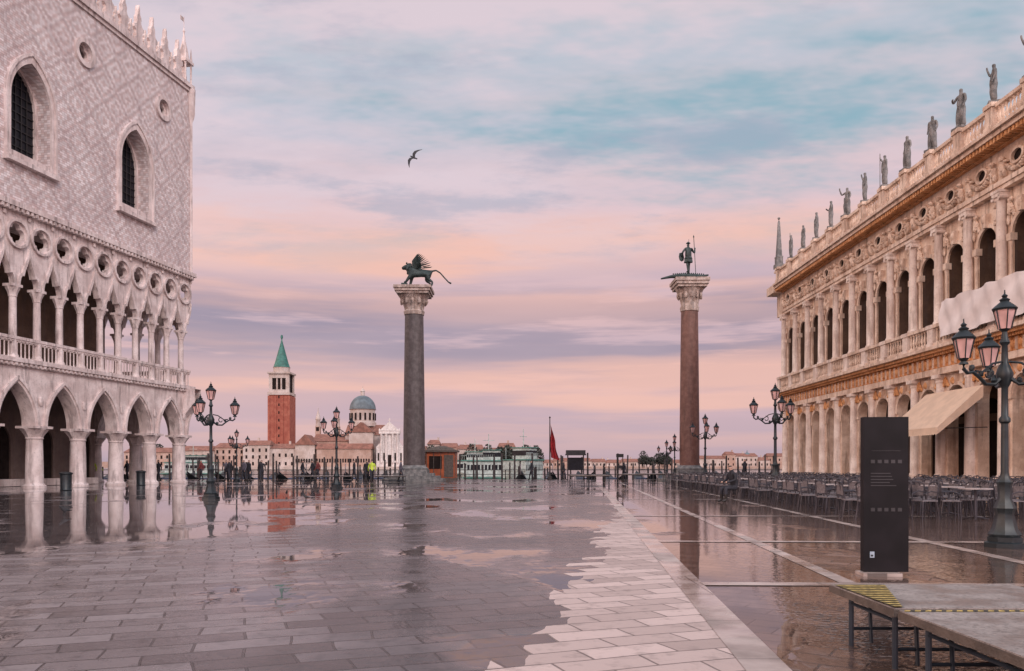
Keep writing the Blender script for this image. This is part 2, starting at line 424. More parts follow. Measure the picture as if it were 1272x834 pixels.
for u in wins:
    mb.ext([gwin(u,1.70,18.0,21.4,2.72),gwin(u,1.46,18.4,21.4,2.32)],0,.12)
    mb.ext([gwin(u,1.84,18.0,21.4,2.92),gwin(u,1.70,18.001,21.4,2.725)],0,.2)
    mb.ext([gwin(u,1.445,18.4,21.4,2.3),gwin(u,1.3,18.4,21.4,2.1)],-1.0,-.82)
    mb.box(u-1.9,u+1.9,-.1,.35,17.75,18.0)
    mb.box(u-1.44,u+1.44,-1.08,-1.02,18.2,23.8,1)
    for q in (-.8,-.4,0,.4,.8): mb.box(u+q-.03,u+q+.03,-1.0,-.94,18.4,23.5,2)
    for i in range(10): mb.box(u-1.3,u+1.3,-.99,-.95,18.7+i*.48,18.75+i*.48,2)
    mb.box(u-1.44,u+1.44,-1.1,-.02,18.3,18.42,0)
for u in ocs:
    mb.ext([circ(u,26.45,.85,28),circ(u,26.45,.58,28)],0,.16)
    mb.ext([circ(u,26.45,.55,24),quatre(u,26.45,.24,.22)],-.35,-.15)
    mb.box(u-.55,u+.55,-.6,-.55,25.85,27.05,1)
put(mb.mesh('windows',[M_pal,M_glass,M_black]),'windows',pal)
mb=MB(); mb.box(-.25,LEN,-.4,.25,29.3,29.6); mb.box(-.12,LEN,0,.12,29.05,29.3); mb.box(-.25,.4,-DEP,-.4,29.3,29.6)
mb.box(.4,LEN,-DEP,-.4,29.3,29.5)
def merlon(x,w,h,z=29.6):
    H=[(.5,0),(.5,.10),(.30,.16),(.34,.30),(.52,.36),(.50,.44),(.30,.48),(.20,.56),(.24,.64),(.20,.70),(.09,.76),(.07,.9),(0,1)]
    return [(x+a*w,z+b*h) for a,b in H]+[(x-a*w,z+b*h) for a,b in H[::-1][1:]]
u=1.6;i=0
while u<LEN:
    mb.ext([merlon(u,.95,2.6)],-.14,.14)
    mb.ext([merlon(u+.74,.45,1.3)],-.10,.10)
    u+=1.48
for (x,y) in ((-.05,.05),(.65,.05),(-.05,-.65),(.65,-.65)):
    mb.lathe([(.09,29.6),(.07,29.8),(.07,31.0),(.12,31.1)],(x,y),8)
    mb.lathe([(.13,31.3),(.09,31.5),(.02,32.3)],(x,y),6)
mb.box(-.2,.8,-.8,.2,31.1,31.3); mb.lathe([(.45,31.3),(.35,31.6),(.3,32),(.12,32.8),(.05,33.4),(.1,33.5),(.03,33.7)],(.3,-.3),8)
mb.lathe([(.22,29.6),(.2,30.2),(.12,30.6),(.15,30.8),(.03,30.9)],(.3,-.3),8)
mb.tube([(.3,-.3,33.6),(.3,-.3,34.6)],.025); mb.box(.3,.75,-.31,-.29,34.2,34.5)
mb.lathe([(.1,15.6),(.14,16),(.1,16.1),(.1,26.8),(.2,27.1),(.26,27.4),(.3,29.3)],(-.05,.05),10,mod=.1,k=3)
put(mb.mesh('crenellation',[M_pal]),'crenellation',pal)
# ---------------------------------------------------------------- LIBRARY
lib=empty('renaissance_library',(20.83,62.2,0),math.radians(90)-.009)
BW=2.5; NL=15; L0=-1.2; LE=L0-NL*BW-.6
hb=BW/2
mb=MB()
lp=[(-hb,.3),(-.82,.3)]+sarc(0,4.18,.82)+[(.82,.3),(hb,.3),(hb,5.6),(-hb,5.6)]
mb.ext([lp],-.5,0,skipx=hb)
mb.ext([sarc(0,4.18,.84)+sarc(0,4.18,1.0)[::-1]],0,.07)
mb.ext([[(-.11,4.98),(.11,4.98),(.17,5.45),(-.17,5.45)]],0,.2); mb.blob((0,.2,5.2),(.13,.12,.18),1)
for sx in (-1,1):
    mb.box(min(sx*.80,sx*1.02),max(sx*.80,sx*1.02),-.48,.07,4.02,4.18)
    for q in range(6): mb.blob((sx*(.68+.06*q),.05,5.02+.08*q),(.1,.08,.08),1)
    mb.blob((sx*.99,.06,5.2),(.12,.10,.22),1)
gbay=mb.mesh('ground_bay',[M_lib,M_libo])
mb=MB(); mb.box(-.34,.34,.0,.36,.3,.75)
mb.lathe([(.30,.75),(.30,.82),(.25,.9),(.24,2.5),(.21,5.2),(.24,5.22),(.24,5.3),(.22,5.32),(.30,5.42)],(0,.10),18); mb.box(-.32,.32,-.1,.42,5.42,5.598)
gcol=mb.mesh('doric_column',[M_col])
mb=MB(); mb.box(-hb,hb,-.5,.34,5.6,5.9); mb.box(-hb,hb,-.75,.26,5.9,6.5,1)
for q in range(5):
    x=-hb+.25+q*.5
    mb.box(x-.11,x+.11,.26,.34,5.92,6.48,1)
    for w in (-.06,0,.06): mb.box(x+w-.014,x+w+.014,.34,.37,5.94,6.44,0)
    mb.blob((x+.25,.30,6.2),(.12,.10,.17),1)
for q in range(14): x=-hb+hb/14*(2*q+1); mb.box(x-.05,x+.05,.4,.54,6.48,6.6,1)
mb.box(-hb,hb,-.75,.4,6.5,6.6,1);mb.box(-hb,hb,-.75,.68,6.6,6.74,1); mb.box(-hb,hb,-.75,.85,6.74,6.9)
gent=mb.mesh('doric_entablature',[M_lib,M_libo])
def baluster(mb,x,y,z0,h,m=0):
    mb.lathe([(.075,z0),(.075,z0+.06*h),(.035,z0+.14*h),(.085,z0+.36*h),(.05,z0+.62*h),(.035,z0+.82*h),(.075,z0+.92*h),(.075,z0+h)],(x,y),7,m)
mb=MB()
for q in range(7): baluster(mb,-.81+q*.27,.5,7.08,.72)
mb.box(-hb+.3,hb-.3,.36,.64,7.8,7.95); mb.box(-hb+.3,hb-.3,.38,.62,6.9,7.08)
balc=mb.mesh('balcony_balustrade',[M_lib])
mb=MB(); mb.box(-.30,.30,.36,.68,6.9,7.1); mb.box(-.26,.26,.38,.64,7.1,7.78); mb.box(-.31,.31,.34,.68,7.78,7.97)
mb.box(-.26,.26,.0,.44,6.9,7.95); mb.box(-.30,.30,.0,.47,7.97,8.04)
mb.lathe([(.27,8.04),(.27,8.1),(.22,8.18),(.215,9.5),(.19,12.25),(.22,12.3)],(0,.20),18)
mb.box(-.28,.28,.0,.46,12.42,12.58)
for sx in (-1,1):
    mb.tube([(sx*.24,.02,12.38),(sx*.24,.46,12.38)],.09,8)
mb.box(-.31,.31,.0,.48,12.58,12.698); mb.box(-.18,.18,.05,.4,12.28,12.44)
ucol=mb.mesh('ionic_column',[M_col])
mb=MB()
lp=[(-hb,6.9),(-.70,6.9)]+sarc(0,10.80,.70)+[(.70,6.9),(hb,6.9),(hb,12.7),(-hb,12.7)]
mb.ext([lp],-.9,0,skipx=hb,mside=2)  # reveal sides use the darkened stone, recess shade as colour
mb.ext([sarc(0,10.80,.705)+sarc(0,10.80,.88)[::-1]],0,.09)
mb.ext([[(-.09,11.5),(.09,11.5),(.15,12.1),(-.15,12.1)]],0,.24); mb.blob((0,.22,11.85),(.13,.12,.2))
for sx in (-1,1):
    mb.lathe([(.11,7.6),(.11,7.7),(.085,7.78),(.075,10.3),(.11,10.42),(.11,10.5)],(sx*.80,.06),10)
    mb.box(sx*.80-.14,sx*.80+.14,-.1,.19,10.5,10.80); mb.box(sx*.80-.13,sx*.80+.13,-.1,.19,6.9,7.6)
    for q in range(7): mb.blob((sx*(.60+.06*q),.06,11.55+.12*q*.9),(.12,.09,.1))
    mb.blob((sx*.84,.1,11.85),(.12,.12,.26)); mb.blob((sx*.70,.14,12.2),.09); mb.blob((sx*.98,.08,11.4),(.07,.09,.22))
mb.box(-.70,.70,-.86,-.8,6.9,11.6,1)
mb.box(-.03,.03,-.8,-.75,6.9,11.4,2); mb.box(-.70,.70,-.8,-.75,9.9,9.98,2)
ubay=mb.mesh('upper_bay',[M_lib,M_glass,M_libd])
mb=MB(); mb.box(-hb,hb,-.7,.30,12.7,12.88); mb.box(-hb,hb,-.7,.36,12.88,13.08); mb.box(-hb,hb,-.7,.22,13.08,14.4)
ov=[(.34*math.cos(2*math.pi*i/18),13.75+.23*math.sin(2*math.pi*i/18)) for i in range(18)]
ov2=[(.46*math.cos(2*math.pi*i/18),13.75+.33*math.sin(2*math.pi*i/18)) for i in range(18)]
mb.ext([ov2,ov],.22,.36); mb.ext([ov],.22,.235,1)
for q in range(13):
    t_=q/12; x=-.85+1.7*t_; z=13.65-.42*math.sin(math.pi*t_)
    mb.blob((x,.29,z),(.1,.15,.1),0,.3)
for sx in (-1,1):
    x=sx*.92
    mb.blob((x,.32,13.55),(.13,.18,.22)); mb.blob((x+.02,.38,13.9),(.1,.14,.11)); mb.blob((x-.1*sx,.30,13.3),(.07,.14,.18)); mb.blob((x+.1*sx,.32,13.32),(.07,.14,.17)); mb.blob((x-.2*sx,.30,13.75),(.16,.14,.07))
for q in range(10):
    x=-hb+.125+q*.25; mb.box(x-.07,x+.07,.4,.88,14.46,14.66,2)
mb.box(-hb,hb,-.7,.44,14.4,14.66,2); mb.box(-hb,hb,-.7,.95,14.66,14.86); mb.box(-hb,hb,-.7,1.08,14.86,15.0); mb.box(-hb,hb,-.7,.6,15.0,15.15)
uent=mb.mesh('ionic_entablature',[M_lib,M_dark,M_libo])
mb=MB()
for q in range(8): baluster(mb,-.88+q*.25,.5,15.3,.75,)
mb.box(-hb,hb,.33,.67,15.15,15.3); mb.box(-hb,hb,.35,.65,16.05,16.2)
rbal=mb.mesh('roof_balustrade',[M_lib])
mb=MB(); mb.box(-.3,.3,.2,.8,15.15,15.35);mb.box(-.25,.25,.25,.75,15.35,16.1);mb.box(-.31,.31,.19,.81,16.1,16.28)
rped=mb.mesh('roof_pedestal',[M_lib])
for k in range(NL+1):
    u=L0-k*BW
    put(gcol,'doric_column',lib,(u,0,0)); put(ucol,'ionic_column',lib,(u,0,0)); put(rped,'roof_pedestal',lib,(u,0,0))
    if k<NL:
        c=u-hb
        for me,nm in ((gbay,'arcade_bay'),(gent,'doric_entablature'),(balc,'balcony_balustrade'),(ubay,'window_bay'),(uent,'ionic_entablature'),(rbal,'roof_balustrade')):
            put(me,nm,lib,(c,0,0))
mb=MB()
mb.box(L0-.0,-.3,-.75,0.02,.3,12.7); mb.box(L0,-.02,-.75,.32,5.6,5.9); mb.box(L0,0,-.75,.6,6.5,6.9); mb.box(L0,.1,-.75,.32,12.7,14.4); mb.box(L0,.5,-.75,1.0,14.4,15.0); mb.box(L0,-.2,-.7,.65,15.0,15.3); mb.box(L0,-.2,-.7,.65,16.05,16.2)
mb.box(-.5,-.3,-14,-.75,.3,15.1); mb.box(LE,LE+.4,-14,-.4,.3,15.1)
mb.box(LE,-.5,-14,-.76,6.88,7.1); mb.box(LE,-.4,-14,-.2,14.95,15.14)
mb.box(LE,-.3,-14,.9,0,.15); mb.box(LE,-.3,-14,.62,.15,.3)
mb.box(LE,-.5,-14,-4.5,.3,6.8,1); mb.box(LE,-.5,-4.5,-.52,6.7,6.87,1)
put(mb.mesh('walls',[M_lib,M_libd]),'walls',lib)
mb=MB()
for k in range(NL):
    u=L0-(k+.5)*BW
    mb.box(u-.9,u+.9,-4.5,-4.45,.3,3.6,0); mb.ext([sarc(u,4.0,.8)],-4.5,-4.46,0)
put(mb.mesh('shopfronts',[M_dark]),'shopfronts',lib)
mb=MB()
ua,ub=-28.0,-23.2
mb.add([(ua,.55,4.7),(ub,.55,4.7),(ub,2.5,2.9),(ua,2.5,2.9)],[(0,1,2,3)])
mb.add([(ua,.55,4.7),(ua,2.5,2.9),(ua,2.5,2.6),(ua,.55,4.2)],[(0,1,2,3)]); mb.add([(ub,.55,4.7),(ub,2.5,2.9),(ub,2.5,2.6),(ub,.55,4.2)],[(0,1,2,3)])
n=24
for i in range(n):
    x0=ua+(ub-ua)*i/n;x1=ua+(ub-ua)*(i+1)/n
    mb.add([(x0,2.5,2.9),(x1,2.5,2.9),(x1,2.5+.02*(i%2),2.62),((x0+x1)/2,2.52,2.57),(x0,2.5,2.62)],[(0,1,2,3,4)])
for x in (ua+.05,ub-.05): mb.tube([(x,2.45,2.85),(x,.35,2.9)],.02,5,1)
LM_=Matrix.Translation((20.83,62.2,0))@Matrix.Rotation(math.radians(90)-.009,4,'Z')
o=put(mb.mesh('awning',[M_cloth,M_iron],False),'cafe_awning',None); o.matrix_world=LM_
mb=MB(); nx=60;nz=8;vs=[]
for i in range(nx+1):
    for j in range(nz+1):
        u=-25.1-i*.2; z=7.15+1.65*j/nz+.05*math.sin(i*.75)*(j/nz)+.04*math.sin(i*.4)*(1-j/nz)
        vs.append((u,.88+.05*math.sin(i*1.2+j*.5)+.04*math.sin(i*.43-j),z))
fs=[(i*(nz+1)+j,(i+1)*(nz+1)+j,(i+1)*(nz+1)+j+1,i*(nz+1)+j+1) for i in range(nx) for j in range(nz)]
mb.add(vs,fs); o=put(mb.mesh('tarp',[M_wcloth]),'white_tarpaulin'); o.matrix_world=LM_
# ---------------------------------------------------------------- skinned figures
def skin(name,joints,edges,mats,mi=None,sub=1,extra=None):
    keys=list(joints); idx={k:i for i,k in enumerate(keys)}
    me=bpy.data.meshes.new(name)
    me.from_pydata([joints[k][:3] for k in keys],[(idx[a],idx[b]) for a,b in edges],[])
    ob=bpy.data.objects.new(name+'_tmp',me); COL.objects.link(ob)
    ob.modifiers.new('s','SKIN')
    sv=me.skin_vertices[0].data
    for i,k in enumerate(keys):
        r=joints[k][3]; sv[i].radius=r if isinstance(r,tuple) else (r,r)
        sv[i].use_root=(i==0)
    m=ob.modifiers.new('d','SUBSURF'); m.levels=sub; m.render_levels=sub
    dg=bpy.context.evaluated_depsgraph_get(); dg.update()
    out=bpy.data.meshes.new_from_object(ob.evaluated_get(dg))
    bpy.data.objects.remove(ob)
    out.name=name; out.materials.clear()
    for mt in mats: out.materials.append(mt)
    if mi:
        jp=[(Vector(joints[k][:3]),mi.get(k,0)) for k in keys]
        for p in out.polygons:
            c=p.center
            p.material_index=min(jp,key=lambda q:(q[0]-c).length_squared)[1]
    for p in out.polygons: p.use_smooth=True
    if extra:
        bm=bmesh.new(); bm.from_mesh(out)
        tmp=extra.mesh('x',mats); bm.from_mesh(tmp); bm.to_mesh(out); bm.free()
    return out
ME=[('pel','bel'),('bel','che'),('che','nek'),('nek','hed'),('hed','top')]
for s in 'LR':
    ME+=[('che','sh'+s),('sh'+s,'el'+s),('el'+s,'wr'+s),('wr'+s,'ha'+s),('pel','hi'+s),('hi'+s,'kn'+s),('kn'+s,'an'+s),('an'+s,'to'+s)]
def man(step=0.,seated=False,armR=None):
    J={'pel':(0,0,.95,(.15,.11)),'bel':(0,0,1.10,(.145,.11)),'che':(0,0,1.30,(.17,.12)),'nek':(0,0,1.49,.055),'hed':(0,.02,1.60,(.075,.09)),'top':(0,.01,1.69,(.07,.085))}
    for s,x in (('L',-1),('R',1)):
        q=step*x
        J['sh'+s]=(x*.19,0,1.41,.065);J['el'+s]=(x*.25,-q*.4-.03,1.14,.05);J['wr'+s]=(x*.25,-q*.7+.06,.92,.035);J['ha'+s]=(x*.25,-q*.8+.09,.84,.035)
        J['hi'+s]=(x*.09,0,.88,.1);J['kn'+s]=(x*.1,q*.6+.02,.5,.07);J['an'+s]=(x*.1,q-.02,.09,.05);J['to'+s]=(x*.12,q+.13,.045,.04)
    if seated:
        for k in ('pel','bel','che','nek','hed','top','shL','shR'):
            x,y,z,r=J[k]; zz=z-.42; J[k]=(x,y+(zz-.53)*.25,zz,r)
        for s,x in (('L',-1),('R',1)):
            J['el'+s]=(x*.26,.15,.78,.05);J['wr'+s]=(x*.17,.38,.70,.035);J['ha'+s]=(x*.12,.46,.70,.035)
            J['hi'+s]=(x*.1,.08,.5,.1);J['kn'+s]=(x*.13,.46,.5,.075);J['an'+s]=(x*.13,.44,.09,.05);J['to'+s]=(x*.14,.60,.045,.04)
    if armR: J['elR'],J['wrR'],J['haR']=armR
    return J
MI={'pel':1,'bel':1,'che':1,'shL':1,'shR':1,'elL':1,'elR':1,'wrL':1,'wrR':1,'haL':0,'haR':0,'nek':1,'hed':0,'top':3}
for s in 'LR': MI.update({'hi'+s:2,'kn'+s:2,'an'+s:4,'to'+s:4})
def person(name,X,Y,rz,coat,step=.15,seated=False,h=1.0,z=0):
    J=man(step,seated)
    hd=J['hed'];e=MB()
    e.blob((hd[0],hd[1]+.09,hd[2]+.0),(.014,.02,.02),0,0)
    for s in (-1,1):
        e.blob((hd[0]+s*.032,hd[1]+.078,hd[2]+.03),.01,3,0); e.blob((hd[0]+s*.078,hd[1],hd[2]+.01),(.012,.02,.03),0,0)
    e.blob((hd[0],hd[1]+.078,hd[2]-.04),(.025,.01,.006),1,0)
    me=skin(name,J,ME,[M_skin,coat,M_trous,M_hair,M_shoe],MI,2,e)
    put(me,name,None,(X,Y,z),rz,h)
for (x,Y,rz,c,st) in ((285,62,1.2,M_coat,.2),(303,60,2.6,M_coat2,.1),(309,60.5,-.6,M_coat,.05),(325,61,.4,M_coat,.2),(281,62.5,.4,M_coat2,.2),(115,60.5,1.0,M_hiv,.15),(124,61.5,-1.4,M_hiv,.1),(462,62,.3,M_hiv,.2),(456,62.6,.3,M_coat,.2),(440,64,1.9,M_coat,.15),(395,65,1.5,M_red2,.2),(388,65.5,1.5,M_coat,.2),(150,62,1.5,M_coat2,.2),(158,62.5,1.5,M_coat,.2),(197,63,1.5,M_coat,.2),(250,66,1.5,M_red2,.2),(376,66,-1.5,M_coat,.2),(498,62,-1.5,M_coat2,.2),(700,69,-1.5,M_coat,.2),(925,52,-1.4,M_coat,.2),(660,70,1.4,M_coat,.2),(775,70,1.4,M_coat,.2)):
    person('person',px(x,Y),Y,rz,c,st)
person('seated_person',px(913,27.5),27.5,1.9,M_coat,0,True)
def statue(v):
    arms=[((.36,.1,1.30,.055),(.42,.2,1.62,.04),(.42,.22,1.76,.04)),((.32,.12,1.16,.055),(.2,.28,1.22,.04),(.12,.3,1.25,.04)),None,((.4,.0,1.45,.055),(.55,.1,1.7,.04),(.6,.1,1.82,.04))]
    J=man(.06,False,arms[v])
    for s,x in (('L',-1),('R',1)):
        a=J['hi'+s];J['hi'+s]=(x*.08,0,.85,.14);J['kn'+s]=(x*.1,.04,.45,.13);J['an'+s]=(x*.12,0,.1,.13)
    e=MB(); e.box(-.3,.3,-.26,.26,-.08,.02)
    if v==3: e.tube([(arms[v][2][0],arms[v][2][1],0.02),(arms[v][2][0],arms[v][2][1],2.0)],.02,5)
    for q in range(5): e.blob((R.uniform(-.15,.15),.12,R.uniform(.5,1.2)),(.07,.05,.22))
    return skin('marble_statue',J,ME,[M_grey],None,1,e)
SV=[statue(i) for i in range(4)]
rl=math.radians(90)-.009
def lw(u,n,z):
    c,s=math.cos(rl),math.sin(rl)
    return (20.83+u*c-n*s,62.2+u*s+n*c,z)
for k in range(1,NL+1):
    put(SV[(k*3+k//3)%4],'marble_statue',None,lw(L0-k*BW,.5,16.36),rl+R.uniform(-.7,.7),R.uniform(.96,1.06))
mb=MB(); mb.box(-.32,.32,-.32,.32,0,.3); mb.box(-.24,.24,-.24,.24,.3,.8)
mb.lathe([(.36,.8),(.36,.9),(.27,.95),(.1,3.5),(.0,3.75)],n=4,ph=math.pi/4); mb.blob((0,0,3.8),.1)
put(mb.mesh('obelisk',[M_grey]),'stone_obelisk',None,lw(L0+.3,.5,16.28),rl)
# ---------------------------------------------------------------- Molo columns
def molo(name,X,r,z0,zt,shaft,capm):
    e=empty(name,(X,66,0))
    mb=MB()
    for i,(rr,z) in enumerate(((2.7,.0),(2.25,.22),(1.8,.44))): mb.lathe([(rr,z),(rr,z+.22)],n=8,ph=math.pi/8)
    mb.box(-1.15,1.15,-1.15,1.15,.66,.95); mb.lathe([(1.15,.95),(1.18,1.05),(1.0,1.15),(r+.05,1.3)],n=32)
    put(mb.mesh('stepped_base',[M_grey]),'stepped_base',e)
    mb=MB(); mb.lathe([(r,1.25),(r*1.0,4),(r*.93,9),(r*.86,z0)],n=40); put(mb.mesh('shaft',[shaft]),'shaft',e)
    mb=MB(); h=zt-z0
    mb.lathe([(r*.92,z0),(r*.98,z0+.12*h),(r*.88,z0+.18*h),(r*.9,z0+.3*h),(r*1.15,z0+.55*h),(r*1.5,z0+.74*h)],n=24,mod=.05,k=12,modrange=(z0+.2*h,z0+.7*h))
    w=r*1.72
    mb.box(-w*.86,w*.86,-w*.86,w*.86,z0+.72*h,z0+.8*h); mb.box(-w*.94,w*.94,-w*.94,w*.94,z0+.8*h,z0+.9*h); mb.box(-w,w,-w,w,z0+.9*h,zt)
    for i in range(12):
        a=i*math.pi/6; mb.blob((r*1.15*math.cos(a),r*1.15*math.sin(a),z0+.5*h),(.14,.14,.3))
    put(mb.mesh('capital',[capm]),'capital',e)
    return e
molo('lion_column',px(514.5,66),.88,13.6,15.8,M_granite,M_cap)
molo('saint_column',px(856.5,66),.80,13.9,16.45,M_redgran,M_cap)
J={'ches':(-.45,0,1.25,.40),'mid':(.25,0,1.2,.33),'pel':(.85,0,1.25,.32),'nek':(-.72,0,1.55,.36),'hed':(-.98,0,1.72,.27),'muz':(-1.25,0,1.60,.16),'nose':(-1.36,0,1.57,.10),
'ta0':(1.2,0,1.35,.08),'ta1':(1.55,0,1.42,.07),'ta2':(1.9,0,1.2,.06),'ta3':(2.25,0,.8,.06),'ta4':(2.6,0,.42,.06),'ta5':(2.85,0,.3,.1)}
E=[('ches','mid'),('mid','pel'),('ches','nek'),('nek','hed'),('hed','muz'),('muz','nose'),('pel','ta0'),('ta0','ta1'),('ta1','ta2'),('ta2','ta3'),('ta3','ta4'),('ta4','ta5')]
for s,y in (('L',-1),('R',1)):
    f=.25 if y<0 else 0
    J['fs'+s]=(-.55,y*.26,.95,.2);J['fe'+s]=(-.6-f*.8,y*.27,.55+f*.4,.13);J['fp'+s]=(-.72-f,y*.27,.14+f,.1);J['fq'+s]=(-.9-f,y*.27,.08+f,.11)
    J['hs'+s]=(.85,y*.26,.9,.24);J['hk'+s]=(.65+f,y*.27,.62,.16);J['hh'+s]=(1.02+f,y*.27,.38,.09);J['hp'+s]=(.95+f,y*.27,.1,.1);J['hq'+s]=(.72+f,y*.27,.08,.1)
    E+=[('ches','fs'+s),('fs'+s,'fe'+s),('fe'+s,'fp'+s),('fp'+s,'fq'+s),('pel','hs'+s),('hs'+s,'hk'+s),('hk'+s,'hh'+s),('hh'+s,'hp'+s),('hp'+s,'hq'+s)]
e=MB(); e.box(-1.3,1.1,-.5,.5,-.1,0.02); e.box(-1.35,-.85,-.45,-.05,.0,.28)
for i in range(30):
    a=R.uniform(0,6.28); e.blob((-.68+R.uniform(-.2,.15),.33*math.cos(a),1.55+.36*math.sin(a)),(.12,.1,.14))
for s in (-1,1): e.blob((-.92,s*.2,1.98),(.08,.05,.1))
for s in (-1,1):
    for i in range(9):
        t_=i/8
        root=Vector((-.35+.35*t_,s*.33,1.5-.05*t_)); tip=Vector((.05+1.0*t_,s*(.55+.15*t_),2.65-.80*t_**1.6)) 
        k=root.lerp(tip,.5)+Vector((-.16,0,.10)); w=.15
        d=Vector((.8,0,.4)).normalized()*w; th=Vector((0,.035,0))
        v=[root-d*.6,root+d*.6,k-d,k+d,tip-d*.5,tip+d*.7]
        vs=[p+th for p in v]+[p-th for p in v]
        e.add(vs,[(0,1,3,2),(2,3,5,4),(7,6,8,9),(9,8,10,11),(0,2,8,6),(2,4,10,8),(1,7,9,3),(3,9,11,5),(4,5,11,10),(0,6,7,1)])
me=skin('winged_lion_statue',J,E,[M_bronze],None,2,e)
put(me,'winged_lion_statue',None,(px(519,66),66,15.9),0,.97)
J=man(.12,False,((.42,.0,1.2,.06),(.5,.1,1.45,.04),(.53,.12,1.55,.045)))
J['elL']=(-.4,-.02,1.15,.06);J['wrL']=(-.3,.12,.98,.04);J['haL']=(-.22,.15,.95,.04)
for k in ('bel','che'): J[k]=J[k][:3]+((.19,.14),)
e=MB(); e.tube([(.60,.12,-.3),(.44,.12,2.15)],.02,6); e.tube([(.44,.12,2.15),(.43,.12,2.3)],[.05,.0],6)
e.lathe([(.2,.0),(.24,.05),(.21,.1)],(0,.0),16,z0=.78); e.lathe([(.13,0),(.11,.04),(.04,.1)],(0,.01),12,z0=1.71)
e.blob((-.32,.2,.95),(.18,.04,.26)); e.tube([(.0,-.05,1.75),(.0,-.05,1.95)],.01)
e.lathe([(.26,.62),(.19,.95)],(0,0),12,mod=.1,k=6)
me=skin('saint_statue',J,ME,[M_bronze],None,2,e)
put(me,'saint_statue',None,(px(855,66),66,17.05),.35,1.42)
J={'b0':(0,0,.35,(.28,.2)),'b1':(.7,0,.3,(.22,.17)),'t1':(1.2,0,.32,.12),'t2':(1.65,0,.42,.06),'s1':(-.6,0,.32,(.24,.18)),'h1':(-1.1,0,.3,(.17,.13)),'h2':(-1.5,0,.22,.1),'h3':(-1.95,0,.12,.06)}
E=[('b0','b1'),('b1','t1'),('t1','t2'),('b0','s1'),('s1','h1'),('h1','h2'),('h2','h3')]
for s,y in (('L',-1),('R',1)):
    for n,x in (('f',-.6),('g',.7)):
        J[n+s]=(x,y*.38,.22,.08);J[n+s+'2']=(x-.15,y*.48,.06,.07); E+=[('s1' if n=='f' else 'b1',n+s),(n+s,n+s+'2')]
e=MB()
for i in range(16): e.blob((-1.0+i*.15,0,.55-.03*abs(i-7)*.3),(.05,.04,.06))
put(skin('crocodile_statue',J,E,[M_bronze],None,2,e),'crocodile_statue',None,(px(853,66),66,16.45),0,1.1)
# ---------------------------------------------------------------- lamps
def lantern(mb,x,y,z,s=1):
    mb.lathe([(.03,z-.06),(.05,z-.03),(.085*s,z)],(x,y),6,0)
    mb.lathe([(.085*s,z),(.15*s,z+.29)],(x,y),6,1)
    for i in range(6):
        a=math.pi*i/3
        mb.tube([(x+.09*s*math.cos(a),y+.09*s*math.sin(a),z),(x+.158*s*math.cos(a),y+.158*s*math.sin(a),z+.3)],.012,4,0)
    mb.lathe([(.165*s,z+.285),(.18*s,z+.31),(.14*s,z+.35),(.06,z+.42),(.075,z+.45),(.03,z+.48),(.045,z+.51),(.012,z+.54),(.008,z+.6)],(x,y),12,0)
def mklamp(big=True):
    mb=MB()
    mb.lathe([(.30,0),(.30,.07),(.25,.09),(.25,.16)],n=8,ph=math.pi/8)
    mb.lathe([(.21,.16),(.22,.2),(.17,.28),(.12,.5),(.13,.55),(.15,.6),(.12,.68),(.085,.75),(.095,.95),(.11,1.0),(.07,1.06),(.055,1.15),(.05,1.9),(.08,1.93),(.08,1.98),(.05,2.02),(.045,2.45),(.075,2.5),(.11,2.6),(.12,2.68),(.08,2.78),(.05,2.84),(.04,3.1),(.075,3.15),(.05,3.2),(.035,3.32)],n=16,mod=.05,k=8,modrange=(.2,1.1))
    lantern(mb,0,0,3.36)
    for k in range(3):
        a=2*math.pi*k/3; c,s=math.cos(a),math.sin(a)
        pts=[]
        for r,z in ((.05,2.62),(.2,2.50),(.36,2.50),(.50,2.62),(.60,2.68),(.70,2.66),(.77,2.72),(.77,2.80)): pts.append((r*c,r*s,z))
        mb.tube(pts,[.035,.03,.028,.028,.026,.028,.028,.03],6)
        pts=[]
        for q in range(12):
            t_=q/11*4.6; rr=.11*(1-q/15); pts.append(((.33+rr*math.cos(t_+1.5))*c,(.33+rr*math.cos(t_+1.5))*s,2.66+rr*math.sin(t_+1.5)))
        mb.tube(pts,.016,5)
        mb.tube([(.06*c,.06*s,2.85),(.22*c,.22*s,2.82),(.42*c,.42*s,2.68),(.55*c,.55*s,2.7)],.018,5)
        for rr,zz in ((.2,2.56),(.45,2.66),(.62,2.74)): mb.blob((rr*c,rr*s,zz),(.045,.045,.05))
        mb.lathe([(.07,2.79),(.05,2.83)],(.77*c,.77*s),8)
        lantern(mb,.77*c,.77*s,2.88,.95)
    return mb.mesh('street_lamp',[M_iron,M_lampglass])
LM=mklamp()
for (x,Y,H,rz) in ((1248,12.4,3.94,math.radians(195)),(262,30.5,4.42,.45),(418,44.6,4.55,.6),(963,38,5.15,.5),(876,60,5.15,.4),(838,66,3.9,.3),(294,62,4.1,.2),(828,68,3.4,.8)):
    put(LM,'street_lamp',None,(px(x,Y),Y,0),rz,H/3.94)
